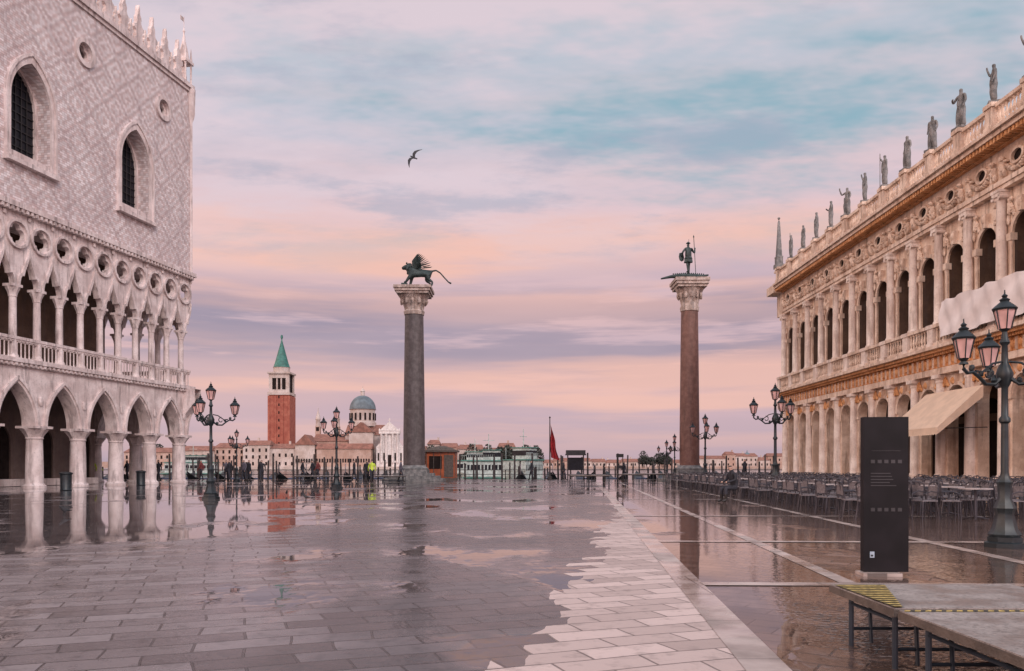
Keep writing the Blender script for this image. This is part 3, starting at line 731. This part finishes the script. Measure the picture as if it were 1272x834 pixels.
# ---------------------------------------------------------------- sign pillar
e=empty('information_sign',(px(1101,9.2),9.25,0),math.radians(-4))
mb=MB(); mb.box(-.25,.25,-.05,.05,.04,1.81)
put(mb.mesh('panel',[simple('sign_black',(.009,.007,.009),.55,var=.3,spec=.2)],False),'panel',e)
mb=MB(); mb.box(-.29,.14,-.16,.10,0,.035); put(mb.mesh('base',[M_band]),'base',e)
mb=MB()
for r in range(2):
    for q in range(5): mb.box(-.17+q*.075,-.125+q*.075,-.054,-.05,1.28-r*.55,1.32-r*.55)
mb.box(-.16,.16,-.054,-.05,1.42,1.425)
for q in range(5): mb.box(-.17,-.17+R.uniform(.15,.3),-.054,-.05,1.02+q*.035,1.03+q*.035)
put(mb.mesh('pictograms',[simple('sign_print',(.03,.026,.03),.5)],False),'pictograms',e)
mb=MB(); mb.box(-.18,-.13,-.054,-.05,.2,.27); mb.box(-.17,-.145,-.056,-.054,.215,.235,1); put(mb.mesh('logo',[simple('logo_white',(.35,.42,.5),.4),M_black],False),'logo',e)
# ---------------------------------------------------------------- raised walkway
M_ply,t=newmat('worn_grey_board')
P=t.n('NewGeometry').outputs['Position']
f=t.noise(P,40,3,.7);g=t.noise(P,2.5,4,.6)
col=t.mix(t.mapr(g,.3,.7),(.19,.16,.155,1),(.34,.30,.285,1)); col=t.mix(t.m('MULTIPLY',t.mapr(f,.45,.65),.7),col,(.10,.085,.08,1))
b=t.n('BsdfPrincipled',{'Base Color':col,'Roughness':t.mapr(g,.4,.6,.3,.65),'Specular IOR Level':.35})
t.nt.links.new(t.n('Bump',{'Strength':.4,'Distance':.004,'Height':f}).outputs[0],b.inputs['Normal']); t.n('OutputMaterial',{0:b.outputs[0]})
M_yel=simple('yellow_tape',(.40,.29,.09),.7,scale=30,var=.5); M_dtape=simple('dark_tape',(.05,.045,.03),.6)
M_olive=simple('olive_tread_board',(.12,.095,.04),.6,scale=8,var=.4)
M_steel=simple('painted_steel_legs',(.025,.035,.05),.35,.3)
def walkway(name,loc,rz,L,W,h,tape=True,dm=0):
    e=empty(name,loc,rz); mb=MB()
    mb.box(0,W,-L,0,h-.035,h,0); mb.box(-.006,W+.006,-L-.004,.004,h-.055,h-.008,3)
    if tape:
        nn=int(W/.06)
        for i in range(nn):
            x=W*i/nn; w=W/nn
            mb.add([(x,-.06,h+.003),(x+w*.55,-.06,h+.003),(x+w*.95,-.015,h+.003),(x+w*.4,-.015,h+.003)],[(0,1,2,3)],1)
            mb.add([(x+w*.55,-.06,h+.003),(x+w,-.06,h+.003),(x+w*1.4,-.015,h+.003),(x+w*.95,-.015,h+.003)],[(0,1,2,3)],2)
    if dm==4:
        mb.add([(.0,-L,h+.008),(.05,-L,h+.008),(.36,-.07,h+.008),(.0,-.07,h+.008)],[(0,1,2,3)],4)
        n=12
        for i in range(n):
            y0=-L+(L-.08)*i/n; y1=y0+.028; wA=.05+.31*(i/n)
            mb.add([(.0,y0,h+.012),(wA,y0,h+.012),(wA,y1,h+.012),(.0,y1,h+.012)],[(0,1,2,3)],1)
    put(mb.mesh('deck',[M_ply,M_yel,M_dtape,M_wood,M_olive],False),'deck',e)
    mb=MB()
    for y in (-.22,-L+.12):
        for x in (.06,W-.06):
            mb.tube([(x,y,h-.05),(x,y,0)],.018,8)
        mb.tube([(.06,y,h-.06),(W-.06,y,h-.06)],.016,8)
        mb.tube([(.06,y,.12),(W-.06,y,.12)],.012,6)
        mb.tube([(.06,y,h-.08),(.14,y,h-.07),(.19,y,h-.12),(.2,y,0.02)],.013,8)
    for x in (.06,W-.06): mb.tube([(x,-.22,h-.1),(x,-L+.12,h-.1)],.012,6)
    put(mb.mesh('legs',[M_steel]),'legs',e)
walkway('raised_walkway',(2.30,5.82,0),0,.98,1.3,.395,False,4)
walkway('raised_walkway',(2.31,4.80,0),0,2.0,1.3,.39)
walkway('raised_walkway',(2.31,2.78,0),0,2.0,1.3,.39)
for (x,Y,rz,L) in ((706,46,.0,2.2),(724,46,.05,2.2),(765,52,.1,2.5),(795,54,.1,2.5),(822,56,.0,2.5),(373,62,-.0,2),(408,62,0,2),(470,63,0,2)):
    walkway('raised_walkway',(px(x,Y),Y,0),rz+(.0),L,1.2 if x>600 else 2.2,.75 if x>600 else .5,False)
# ---------------------------------------------------------------- cafe
mb=MB()
for x in (-.19,.19):
    mb.tube([(x,-.19,0),(x*.95,-.17,.44)],.016,5); mb.tube([(x,.24,0),(x*.95,.17,.44),(x*.95,.24,.84)],.016,5)
mb.box(-.2,.2,-.2,.19,.43,.455,1)
mb.tube([(-.18,.24,.82),(-.1,.27,.87),(.1,.27,.87),(.18,.24,.82)],.017,5)
mb.box(-.15,.15,.2,.22,.55,.78,1)
for s in (-1,1): mb.tube([(s*.19,.21,.64),(s*.24,0,.66),(s*.2,-.18,.6),(s*.19,-.18,.44)],.013,5)
CH=mb.mesh('cafe_chair',[M_chair,M_wick])
mb=MB(); mb.lathe([(.36,.71),(.36,.735)],n=20,m=1); mb.lathe([(.03,.03),(.025,.71)],n=8)
for k in range(3):
    a=2.1*k; mb.tube([(0,0,.08),(.3*math.cos(a),.3*math.sin(a),.015)],.02,5)
TB=mb.mesh('cafe_table',[M_chair,M_table])
ec=empty('cafe_chairs'); et=empty('cafe_tables')
Y=18.6; r=0
while Y<51:
    x=8.1+.054*(Y-20)+ (0 if r%2 else .2); i=0
    xe=18.4
    while x<xe:
        jx,jy=R.uniform(-.12,.12),R.uniform(-.12,.12)
        if (i%3)==1 and r%2==0: put(TB,'cafe_table',et,(x+jx,Y+jy,0),0)
        elif R.random()<.95:
            d=0 if (i%3)==0 else math.pi
            put(CH,'cafe_chair',ec,(x+jx,Y+jy,0),d+math.pi/2+R.uniform(-.5,.5))
        x+=.64; i+=1
    Y+=.74; r+=1
# ---------------------------------------------------------------- bins, pigeons, gull
mb=MB(); mb.lathe([(.26,0),(.28,.03),(.26,.06),(.27,.8),(.31,.84),(.31,.9),(.2,.95)],n=18,mod=.02,k=9)
mb.lathe([(.12,.951),(.12,.96)],n=12,m=1)
bn=mb.mesh('litter_bin',[M_iron,M_dark])
put(bn,'litter_bin',None,(px(82,41),41,0)); put(bn,'litter_bin',None,(px(175,52),52,0))
def bird_mesh(nm,mat):
    J={'b':(0,0,.14,(.06,.06)),'t':(0,-.12,.12,(.03,.02)),'t2':(0,-.2,.11,(.03,.01)),'n':(0,.08,.19,.035),'h':(0,.11,.23,.03),'k':(0,.155,.225,.008)}
    E=[('b','t'),('t','t2'),('b','n'),('n','h'),('h','k')]
    for s in (-1,1):
        J['l%d'%s]=(s*.025,0,.07,.01);J['f%d'%s]=(s*.03,0,.01,.008); J['g%d'%s]=(s*.03,.04,.006,.006)
        E+=[('b','l%d'%s),('l%d'%s,'f%d'%s),('f%d'%s,'g%d'%s)]
    return skin(nm,J,E,[mat],None,1)
PG=bird_mesh('pigeon',simple('pigeon_feather',(.03,.03,.035),.7))
for (x,y) in ((80,640),(380,622),(356,616)):
    Y=1250/(y-579); put(PG,'pigeon',None,(px(x,Y),Y,0),R.uniform(0,6))
J={'b':(0,0,0,(.07,.065)),'n':(0,.16,.01,.05),'h':(0,.24,.02,.045),'k':(0,.31,.01,.012),'t':(0,-.16,0,.04),'t2':(0,-.3,0,(.06,.01))}
e=MB()
for s in (-1,1):
    top=[(0,.10),(.18,.20),(.36,.17),(.55,.03),(.72,-.16)];bot=[(0,-.10),(.18,-.02),(.36,-.04),(.55,-.10),(.72,-.18)]
    hz=[0,.07,.10,.05,-.02]
    vs=[(s*a,b,h+.012) for (a,b),h in zip(top,hz)]+[(s*a,b,h) for (a,b),h in zip(bot,hz)]
    e.add(vs,[(i,i+1,i+6,i+5) for i in range(4)])
me=skin('flying_gull',J,[('b','n'),('n','h'),('h','k'),('b','t'),('t','t2')],[M_gull],None,1,e)
Yg=45; put(me,'flying_gull',None,(px(514,Yg),Yg,pz(196,Yg)),0,.9,rot=(math.radians(55),math.radians(-56),math.radians(12)))
# ---------------------------------------------------------------- kiosk, flag, shelter
e=empty('newspaper_kiosk',(px(548,70),70.5,0)); mb=MB()
mb.box(-1.35,1.35,-1,1,0,.2,1); mb.box(-1.3,1.3,-.95,.95,.2,2.45,0); mb.box(-1.5,1.5,-1.2,1.15,2.45,2.6,1); mb.lathe([(1.9,2.6),(1.2,2.85),(.3,3.0)],n=4,ph=math.pi/4,m=1,squash=.8)
mb.box(-1.0,.1,-.99,-.951,1.0,2.1,2); mb.box(.3,1.1,-.99,-.951,.3,2.2,1)
for i in range(5): mb.box(-1.25+i*.62,-1.2+i*.62,-.995,-.951,.2,2.45,1)
put(mb.mesh('body',[M_kiosk,M_wood,M_dark],False),'body',e)
e=empty('flagpole',(px(683,72),72,0)); mb=MB(); mb.lathe([(.2,0),(.2,.3),(.07,.35),(.04,5.5),(.09,5.6),(.0,5.7)],n=10); put(mb.mesh('pole',[M_pole]),'pole',e)
mb=MB(); vs=[];n=14
for j in range(11):
    for i in range(n+1):
        a=i/n; z=5.0-j*.30-.9*a*(1-j/14); w=.75*(.35+.65*j/10)
        vs.append((.05+a*w+.05*math.sin(j*.8),.10*math.sin(a*14+j*.3),z))
mb.add(vs,[(j*(n+1)+i,j*(n+1)+i+1,(j+1)*(n+1)+i+1,(j+1)*(n+1)+i) for j in range(10) for i in range(n)])
put(mb.mesh('flag',[M_red]),'flag',e)
e=empty('ticket_shelter',(px(715,72),72,0)); mb=MB()
for x in (-.7,.7): mb.box(x-.05,x+.05,-.05,.05,0,2.2)
mb.box(-.9,.9,-.5,.5,2.2,2.32); mb.box(-.65,.65,-.03,.03,.9,2.0,1); mb.box(-.85,.85,-.45,.45,2.32,2.65)
put(mb.mesh('frame',[M_black,M_glass],False),'frame',e)
mb=MB(); mb.box(-.32,.32,-.03,.03,2.0,2.3,0); mb.tube([(-.25,0,0),(-.25,0,2.3)],.04); mb.tube([(.25,0,0),(.25,0,2.3)],.04)
mb.box(-.3,.3,-.03,.03,1.0,1.3,0)
put(mb.mesh('direction_sign',[M_black,M_wood],False),'direction_sign',None,(px(770,70),70,0))
# ---------------------------------------------------------------- gondolas and poles
def hull(L,W,zmid,rise,keel,mats,mi=0,n=20):
    mb=MB(); vs=[]
    for i in range(n+1):
        t_=-1+2*i/n; w=W*(1-abs(t_)**2.4)**.8+.02; zt=zmid+rise*abs(t_)**3.2; zb=keel+(rise*.9+zmid-keel-.05)*abs(t_)**5
        x=t_*L/2
        vs+= [(x,-w,zt),(x,-w*.72,(zt+zb)/2),(x,0,zb),(x,w*.72,(zt+zb)/2),(x,w,zt),(x,0,zt+.03)]
    fs=[]
    for i in range(n):
        for k in range(6):
            k2=(k+1)%6; fs.append((i*6+k,i*6+k2,(i+1)*6+k2,(i+1)*6+k))
    mb.add(vs,fs,mi); return mb
mb=hull(10.8,.72,-.25,1.0,-.85,None)
mb.box(-2.4,2.2,-.5,.5,-.24,.06,1)
mb.box(5.25,5.35,-.03,.03,.5,1.35,2)
for i in range(6): mb.box(5.35,5.55,-.02,.02,.6+i*.09,.65+i*.09,2)
mb.box(5.1,5.5,-.03,.03,1.3,1.42,2)
GO=mb.mesh('gondola',[M_black,M_blue,simple('polished_iron',(.3,.3,.32),.3,.8)])
for i in range(30):
    X=-48+i*2.9+R.uniform(-.4,.4)
    if -11<X<0: continue
    put(GO,'gondola',None,(X,80+R.uniform(-.4,.4),0),math.radians(-90)+R.uniform(-.06,.06))
mb=MB()
for i in range(200):
    X=-52+i*.53+R.uniform(-.4,.4); Y=R.choice((74.8,75.2,85.5,86.5)); h=R.uniform(1.0,2.5)
    mb.tube([(X,Y,-2),(X+R.uniform(-.12,.12),Y,h)],[.11,.08],7)
put(mb.mesh('poles',[M_pole]),'mooring_poles')
mb=MB()
for i in range(46):
    X=-60+i*2.7; mb.tube([(X,73.4,0),(X,73.4,.9)],.05,6)
mb.box(-60,62,73.37,73.43,.86,.92); mb.box(-60,62,73.38,73.42,.45,.5)
put(mb.mesh('railing',[M_black]),'quay_railing')
def ferry(name,X,Y,L,sc_=1,rz=0):
    mb=hull(L,2.0,.6,.7,-1.2,None,0)
    mb.box(-L*.38,L*.34,-1.6,1.6,.6,2.7,0); mb.box(-L*.38-.02,L*.34+.02,-1.62,1.62,1.5,2.2,2)
    for i in range(13): x=-L*.38+i*L*.72/12; mb.box(x-.08,x+.08,-1.64,1.64,1.45,2.25,0)
    mb.box(-L*.40,L*.36,-1.8,1.8,2.7,2.85,1); mb.box(-L*.1,L*.2,-1.2,1.2,2.85,4.2,0); mb.box(-L*.1-.02,L*.2+.02,-1.22,1.22,3.3,3.9,2); mb.box(-L*.12,L*.22,-1.4,1.4,4.2,4.3,1)
    mb.tube([(0,0,4.2),(0,0,6.5)],.06); mb.tube([(-.8,0,5.6),(.8,0,5.6)],.04); mb.tube([(L*.3,0,2.8),(L*.3,0,4.6)],.04)
    for i in range(16): x=-L*.38+i*L*.47/15; mb.tube([(x,-1.7,2.85),(x,-1.7,3.6)],.02,4)
    mb.tube([(-L*.38,-1.7,3.6),(-L*.1,-1.7,3.6)],.025,4); mb.box(-L*.45,L*.45,-2.03,2.03,.35,.5,1)
    put(mb.mesh(name,[M_boatw,M_boatg,M_glass]),name,None,(X,Y,-.8),rz,sc_)
ferry('ferry_boat',px(607,112),112,8,1.0,.05); ferry('ferry_boat',px(590,150),150,12,1.1,-.1); ferry('ferry_boat',px(650,98),97,5.5,1.0,1.0)
ferry('ferry_boat',px(240,170),170,14,1,.1)
# ---------------------------------------------------------------- San Giorgio island
D=420; k=D/1000
def GX(x): return (x-636)*k
def GZ(y): return 1.25+(579-y)*k
mb=MB(); mb.box(GX(150),GX(660),D-8,D+120,-1.5,.9); put(mb.mesh('island',[M_cream],False),'island_ground')
fT=(D+30)/D
e=empty('brick_campanile',(GX(350)*fT,D+30,0)); e.scale=(fT,fT,fT); mb=MB(); w=5.2
mb.box(-w,w,-w,w,0,GZ(490),0)
for x in (-w,-w/3,w/3,w): 
    mb.box(x-.5,x+.5,-w-.35,w+.35,2,GZ(493),0)
mb.box(-w-.6,w+.6,-w-.6,w+.6,GZ(492),GZ(489),1)
for i in range(8): mb.box(-.35,.35,-w-.03,-w,8+i*4,9.4+i*4,2)
b0,b1=GZ(489),GZ(466)
mb.box(-w+.6,w-.6,-w+.6,w-.6,b0,b1,2)
for sx in (-1,1):
    for sy in (-1,1): mb.box(sx*w-(1.7 if sx>0 else 0),sx*w+(1.7 if sx<0 else 0),sy*w-(1.7 if sy>0 else 0),sy*w+(1.7 if sy<0 else 0),b0,b1,1)
for sy in (-1,1):
    for x in (-1.1,1.1): mb.lathe([(.45,b0),(.4,b1-2)],(x,sy*(w-.5)),8,1)
    mb.box(-w+1.7,w-1.7,sy*w-(1. if sy>0 else 0),sy*w+(1. if sy<0 else 0),b1-2.2,b1,1); mb.box(-w+1.7,w-1.7,sy*w-(.9 if sy>0 else 0),sy*w+(.9 if sy<0 else 0),b0,b0+1.5,1)
mb.box(-w-.7,w+.7,-w-.7,w+.7,b1,b1+.9,1)
mb.lathe([(4.2,b1+.9),(4.2,b1+3.6),(4.5,b1+3.7)],n=16,m=1)
mb.lathe([(4.3,b1+3.7),(3.5,b1+6),(.35,GZ(424)),(.3,GZ(420))],n=16,m=3)
mb.blob((0,0,GZ(419)),(.7,.7,1.2),3,0)
put(mb.mesh('tower',[M_brick,M_cream,M_dark,M_verd]),'tower',e)
e=empty('domed_church',(0,D,0)); mb=MB()
xf=GX(484); fw=7.0
mb.box(xf-4.9,xf+4.9,0,3,0,GZ(536),1)
mb.ext([[(xf-5.4,GZ(535.6)),(xf+5.4,GZ(535.6)),(xf,GZ(524))]],-1.4,0,1)
mb.box(xf-5.4,xf+5.4,-1.3,3,GZ(539),GZ(536)+.02,1)
for x in (-4.2,-1.7,1.7,4.2): mb.lathe([(.65,3),(.6,GZ(540)),(.8,GZ(539))],(xf+x,-.5),12,1)
mb.box(xf-fw,xf+fw,.2,3,0,GZ(556),1); mb.ext([[(xf-fw*1.03,GZ(556)),(xf+fw*1.03,GZ(556)),(xf+fw*.6,GZ(548)),(xf-fw*.6,GZ(548))]],.1,1.5,1)
mb.box(xf-.9,xf+.9,-.05,.1,.9,7,2)
for x in (-2.9,2.9,-5.9,5.9): mb.box(xf+x-.4,xf+x+.4,-.06 if abs(x)<5 else .14,.25,4,8,2)
for x in (-5.2,0,5.2): mb.blob((xf+x,-.3,GZ(535 if x else 522)),(.4,.4,1.1),1)
def gable(x0,x1,y0,y1,z0,z1,zr,m,axis='x'):
    mb.box(x0,x1,y0,y1,z0,z1,m)
    if axis=='x':
        ym=(y0+y1)/2; mb.add([(x0-.5,y0-.5,z1),(x1+.5,y0-.5,z1),(x1+.5,y1+.5,z1),(x0-.5,y1+.5,z1),(x0-.5,ym,zr),(x1+.5,ym,zr)],[(0,1,5,4),(3,4,5,2),(0,4,3),(1,2,5)],3)
    else:
        xm=(x0+x1)/2; mb.add([(x0-.5,y0-.5,z1),(x1+.5,y0-.5,z1),(x1+.5,y1+.5,z1),(x0-.5,y1+.5,z1),(xm,y0-.5,zr),(xm,y1+.5,zr)],[(0,4,5,3),(1,2,5,4),(0,1,4),(3,5,2)],3)
gable(GX(425),GX(478),8,26,0,GZ(540),GZ(526),4); gable(GX(432),GX(462),3,34,0,GZ(537),GZ(524),4,'y')
gable(GX(385),GX(430),6,26,0,GZ(548),GZ(538),0); gable(GX(368),GX(392),-2,12,0,GZ(553),GZ(540),4,'y')
gable(GX(395),GX(462),-3,5,0,GZ(558),GZ(551),0)
xd=GX(450.5)*438/420
mb.lathe([(7.4,GZ(528)),(7.4,GZ(523)),(6.7,GZ(522)),(6.7,GZ(507)),(7.4,GZ(506))],(xd,18),24,4)
for i in range(16):
    a=2*math.pi*i/16; mb.box(xd+6.8*math.cos(a)-.45,xd+6.8*math.cos(a)+.45,18+6.8*math.sin(a)-.4,18+6.8*math.sin(a)+.4,GZ(520),GZ(511),2)
prof=[(7.1*math.cos(q*math.pi/20),GZ(506)+9*math.sin(q*math.pi/20)*.85) for q in range(9)]
mb.lathe(prof+[(1.0,prof[-1][1]+.3)],(xd,18),24,5,mod=.012,k=12)
zt=prof[-1][1]; mb.lathe([(1.1,zt),(1.1,zt+2.4),(1.4,zt+2.5),(.9,zt+3.4),(.15,zt+4.2),(.1,zt+5.6)],(xd,18),10,4)
for x in (395,419): 
    X=GX(x)*437/420; mb.box(X-1.3,X+1.3,16,18.6,0,GZ(528),0); mb.box(X-.8,X+.8,15.9,16,GZ(534),GZ(529),2); mb.lathe([(1.3,GZ(528)),(1.2,GZ(520)),(1.5,GZ(519)),(.9,GZ(513)),(.2,GZ(508)),(.1,GZ(503))],(X,17.3),10,4)
for i in range(30):
    x=GX(370+i*3.2)
    if i<29: mb.box(x-.4,x+.4,-3.06,-3.0,3,5,2)
put(mb.mesh('church_body',[M_peach,M_white,M_dark,M_roof,M_cream,M_lead]),'church_body',e)
def rowhouses(name,segs,Y,sca,base=0):
    global mb
    e=empty(name,(0,0,0)); mb=MB()
    for (xa,xb,yt,m) in segs:
        x0=px(xa,Y);x1=px(xb,Y);z=pz(yt,Y)
        dy=R.uniform(0,6)
        mb.box(x0,x1,Y+dy,Y+12+dy,base-1,z,m)
        ym=Y+6+dy
        mb.add([(x0-.4,Y-.5+dy,z),(x1+.4,Y-.5+dy,z),(x1+.4,Y+12.5+dy,z),(x0-.4,Y+12.5+dy,z),(x0+.8,ym,z+2.6),(x1-.8,ym,z+2.6)],[(0,1,5,4),(3,4,5,2),(0,4,3),(1,2,5)],3)
        n=max(1,int((x1-x0)/3)); fl=max(1,int(z/3.6))
        for i in range(n):
            for j in range(fl):
                xx=x0+(i+.5)*(x1-x0)/n; zz=1.5+j*(z-1.5)/fl
                mb.box(xx-.5,xx+.5,Y+dy-.06,Y+dy,zz,zz+1.8,2)
        if R.random()<.6: xx=R.uniform(x0+1,x1-1); mb.box(xx-.5,xx+.5,ym-.5,ym+.5,z,z+4,m)
    put(mb.mesh(name,[M_peach,M_cream,M_dark,M_roof],False),'houses',e)
rowhouses('monastery_building',[(150,215,562,0),(215,262,560,1),(262,300,556,0),(300,333,553,1),(333,372,557,1)],D-4,1)
rowhouses('waterfront_houses',[(500,530,560,0),(530,545,552,1),(545,568,556,0),(568,600,558,1),(600,618,562,0),(618,640,556,0),(640,664,565,1)],D+10,1)
seg=[];x=640
while x<1010:
    w=R.uniform(10,28); seg.append((x,x+w,R.choice((572,570,567,565)) if x>850 else R.choice((575,574,573)),R.choice((0,1)))); x+=w
rowhouses('distant_waterfront',seg,640,1)
mb=MB(); mb.box(px(600,635),px(1100,635),634,760,-1.5,.8); mb.box(px(-400,900),px(160,900),900,1000,-1.5,6); put(mb.mesh('farisland',[M_peach],False),'distant_island_ground')
def dome(x,Y,r,z):
    mb=MB(); mb.box(-r*1.3,r*1.3,-r,r*1.3,0,z,1); mb.lathe([(r,z),(r,z+r*.7)]+[(r*math.cos(q*.25),z+r*.7+r*math.sin(q*.25)) for q in range(6)]+[(.6,z+r*1.75),(.1,z+r*2.4)],(0,0),16,0)
    put(mb.mesh('dome',[M_lead,M_cream]),'distant_church',None,(px(x,Y),Y,0))
dome(928,650,3,7); dome(907,660,2,8)
def trees(name,xa,xb,Y,h,n,cl):
    mb=MB(); cs=[]
    for i in range(cl):
        X=px(R.uniform(xa,xb),Y); hh=h*R.uniform(.55,1); y=Y+R.uniform(0,8); cs.append((X,y,hh)); mb.tube([(X,y,0),(X+.2,y,hh*.6)],[.3,.15],5,1)
        for b in range(3): mb.tube([(X,y,hh*.4),(X+R.uniform(-1.5,1.5),y+R.uniform(-1,1),hh*.8)],[.12,.04],4,1)
    for i in range(n):
        X,y,hh=R.choice(cs); a=R.uniform(0,6.28); rr=R.random()**.5; zz=R.uniform(.3,1.0)
        rad=h*.3*rr*math.sin(math.pi*(zz*.9))
        c=Vector((X+rad*math.cos(a),y+rad*math.sin(a),hh*zz)); s=.35*h/8
        u=Vector((R.uniform(-1,1),R.uniform(-1,1),R.uniform(-1,1))).normalized()*s; v=u.orthogonal().normalized()*s*.7
        mb.add([c-u,c-v,c+u,c+v],[(0,1,2,3)])
    put(mb.mesh(name,[M_leaf,M_wood],False),name)
trees('distant_treeline',528,668,D-2,13,7000,34)
trees('distant_treeline',798,836,600,13,3500,14); trees('distant_treeline',160,330,D+40,15,4000,24)
# ---------------------------------------------------------------- world
w=bpy.data.worlds.new('World'); sc.world=w; w.use_nodes=True
t=NT(w.node_tree)
G=t.n('TexCoord').outputs['Generated']; sp=t.n('SeparateXYZ',{0:G}); X,Y,Z=sp.outputs
Zc=t.m('MAXIMUM',Z,0.0)
den=t.m('ADD',Zc,.12)
pl=t.n('CombineXYZ',{0:t.m('DIVIDE',X,den),1:t.m('DIVIDE',Y,den),2:0.}).outputs[0]
ns=t.noise(t.mapping(G,scale=(1.1,1.1,7),loc=(.3,0,.2)),1.6,4,.55)
ns2=t.noise(t.mapping(pl,scale=(.55,1.0,1),rot=(0,0,.45),loc=(1.7,.4,0)),1.1,6,.64)
ns3=t.noise(t.mapping(G,scale=(1.3,1.3,14),loc=(2.3,1,.7)),2.2,5,.62)
zw=t.m('ADD',Zc,t.m('MULTIPLY',t.m('SUBTRACT',ns,.5),.10))
base=t.ramp(zw,[(0,srgb(184,165,182)),(.07,srgb(210,178,188)),(.115,srgb(240,192,184)),(.15,srgb(212,182,190)),(.21,srgb(216,186,194)),(.255,srgb(250,203,191)),(.31,srgb(234,205,210)),(.38,srgb(212,205,217)),(.5,srgb(184,200,212)),(.75,srgb(165,190,206)),(1,srgb(160,185,205))])
bandz=t.ramp(Zc,[(0,(.2,.2,.2,1)),(.07,(.25,.25,.25,1)),(.12,(.5,.5,.5,1)),(.135,(1,1,1,1)),(.195,(1,1,1,1)),(.225,(.1,.1,.1,1)),(.5,(0,0,0,1))])
mk=t.m('MULTIPLY',bandz,t.mapr(ns3,.36,.50))
col=t.mix(t.m('MULTIPLY',mk,.92),base,t.mix(t.mapr(ns,.35,.65),srgb(158,145,164),srgb(184,163,176)))
pz_=t.ramp(Zc,[(0,(0,0,0,1)),(.07,(.8,.8,.8,1)),(.12,(.7,.7,.7,1)),(.16,(.1,.1,.1,1)),(.24,(1,1,1,1)),(.3,(.1,.1,.1,1))])
col=t.mix(t.m('MULTIPLY',t.m('MULTIPLY',pz_,t.mapr(t.noise(t.mapping(G,scale=(1,1,12),loc=(5,2,1)),2.,4),.42,.60)),.85),col,srgb(253,197,177))
hi=t.ramp(Zc,[(0,(0,0,0,1)),(.22,(0,0,0,1)),(.36,(1,1,1,1)),(1,(1,1,1,1))])
col=t.mix(t.m('MULTIPLY',t.m('MULTIPLY',hi,t.mapr(ns2,.49,.62)),.9),col,srgb(140,181,196))
col=t.mix(t.m('MULTIPLY',t.m('MULTIPLY',hi,t.mapr(ns2,.51,.41)),.9),col,srgb(231,212,220))
ns4=t.noise(t.mapping(pl,scale=(.9,1.6,1),rot=(0,0,-.25),loc=(4.2,7.4,0)),1.9,6,.62)
hm=t.ramp(Zc,[(0,(0,0,0,1)),(.2,(0,0,0,1)),(.3,(1,1,1,1)),(1,(1,1,1,1))])
col=t.mix(t.m('MULTIPLY',t.m('MULTIPLY',hm,t.mapr(ns4,.50,.66)),.55),col,srgb(172,178,196))
# sky out of view brightened behind and to the left, added to light the facades
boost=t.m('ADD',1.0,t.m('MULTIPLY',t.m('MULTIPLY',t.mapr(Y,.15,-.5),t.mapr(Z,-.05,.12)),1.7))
east_fill=t.m('MULTIPLY',t.m('MULTIPLY',t.mapr(X,-.25,-.85),t.mapr(Y,.60,.25)),t.mapr(Z,-.05,.1))
boost=t.m('ADD',boost,t.m('MULTIPLY',east_fill,2.0))
col=t.mix(t.m('MULTIPLY',east_fill,.6),col,srgb(255,206,170))
dirv=Vector((.42,-.75,.52)).normalized()
nish=t.n('TexSky',sky_type='NISHITA',sun_disc=False)
nish.sun_elevation=math.asin(dirv.z); nish.sun_rotation=math.atan2(dirv.x,dirv.y)
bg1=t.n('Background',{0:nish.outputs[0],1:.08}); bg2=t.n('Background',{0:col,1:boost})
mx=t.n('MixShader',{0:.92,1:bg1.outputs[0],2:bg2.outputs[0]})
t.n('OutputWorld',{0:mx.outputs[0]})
sd=bpy.data.lights.new('sun','SUN'); sd.energy=1.4; sd.angle=math.radians(16); sd.color=(1,.83,.74)
so=bpy.data.objects.new('sun',sd); COL.objects.link(so)
so.rotation_euler=dirv.to_track_quat('Z','Y').to_euler()
# camera
cd=bpy.data.cameras.new('camera'); cam=bpy.data.objects.new('camera',cd); COL.objects.link(cam)
cam.location=(0,0,1.25); cam.rotation_euler=(math.radians(90),0,0)
cd.sensor_width=36; cd.lens=36*1000/1272; cd.shift_y=162/1272; cd.clip_end=20000; cd.clip_start=.05
sc.camera=cam
sc.view_settings.view_transform='Standard'; sc.view_settings.look='None'; sc.view_settings.exposure=0
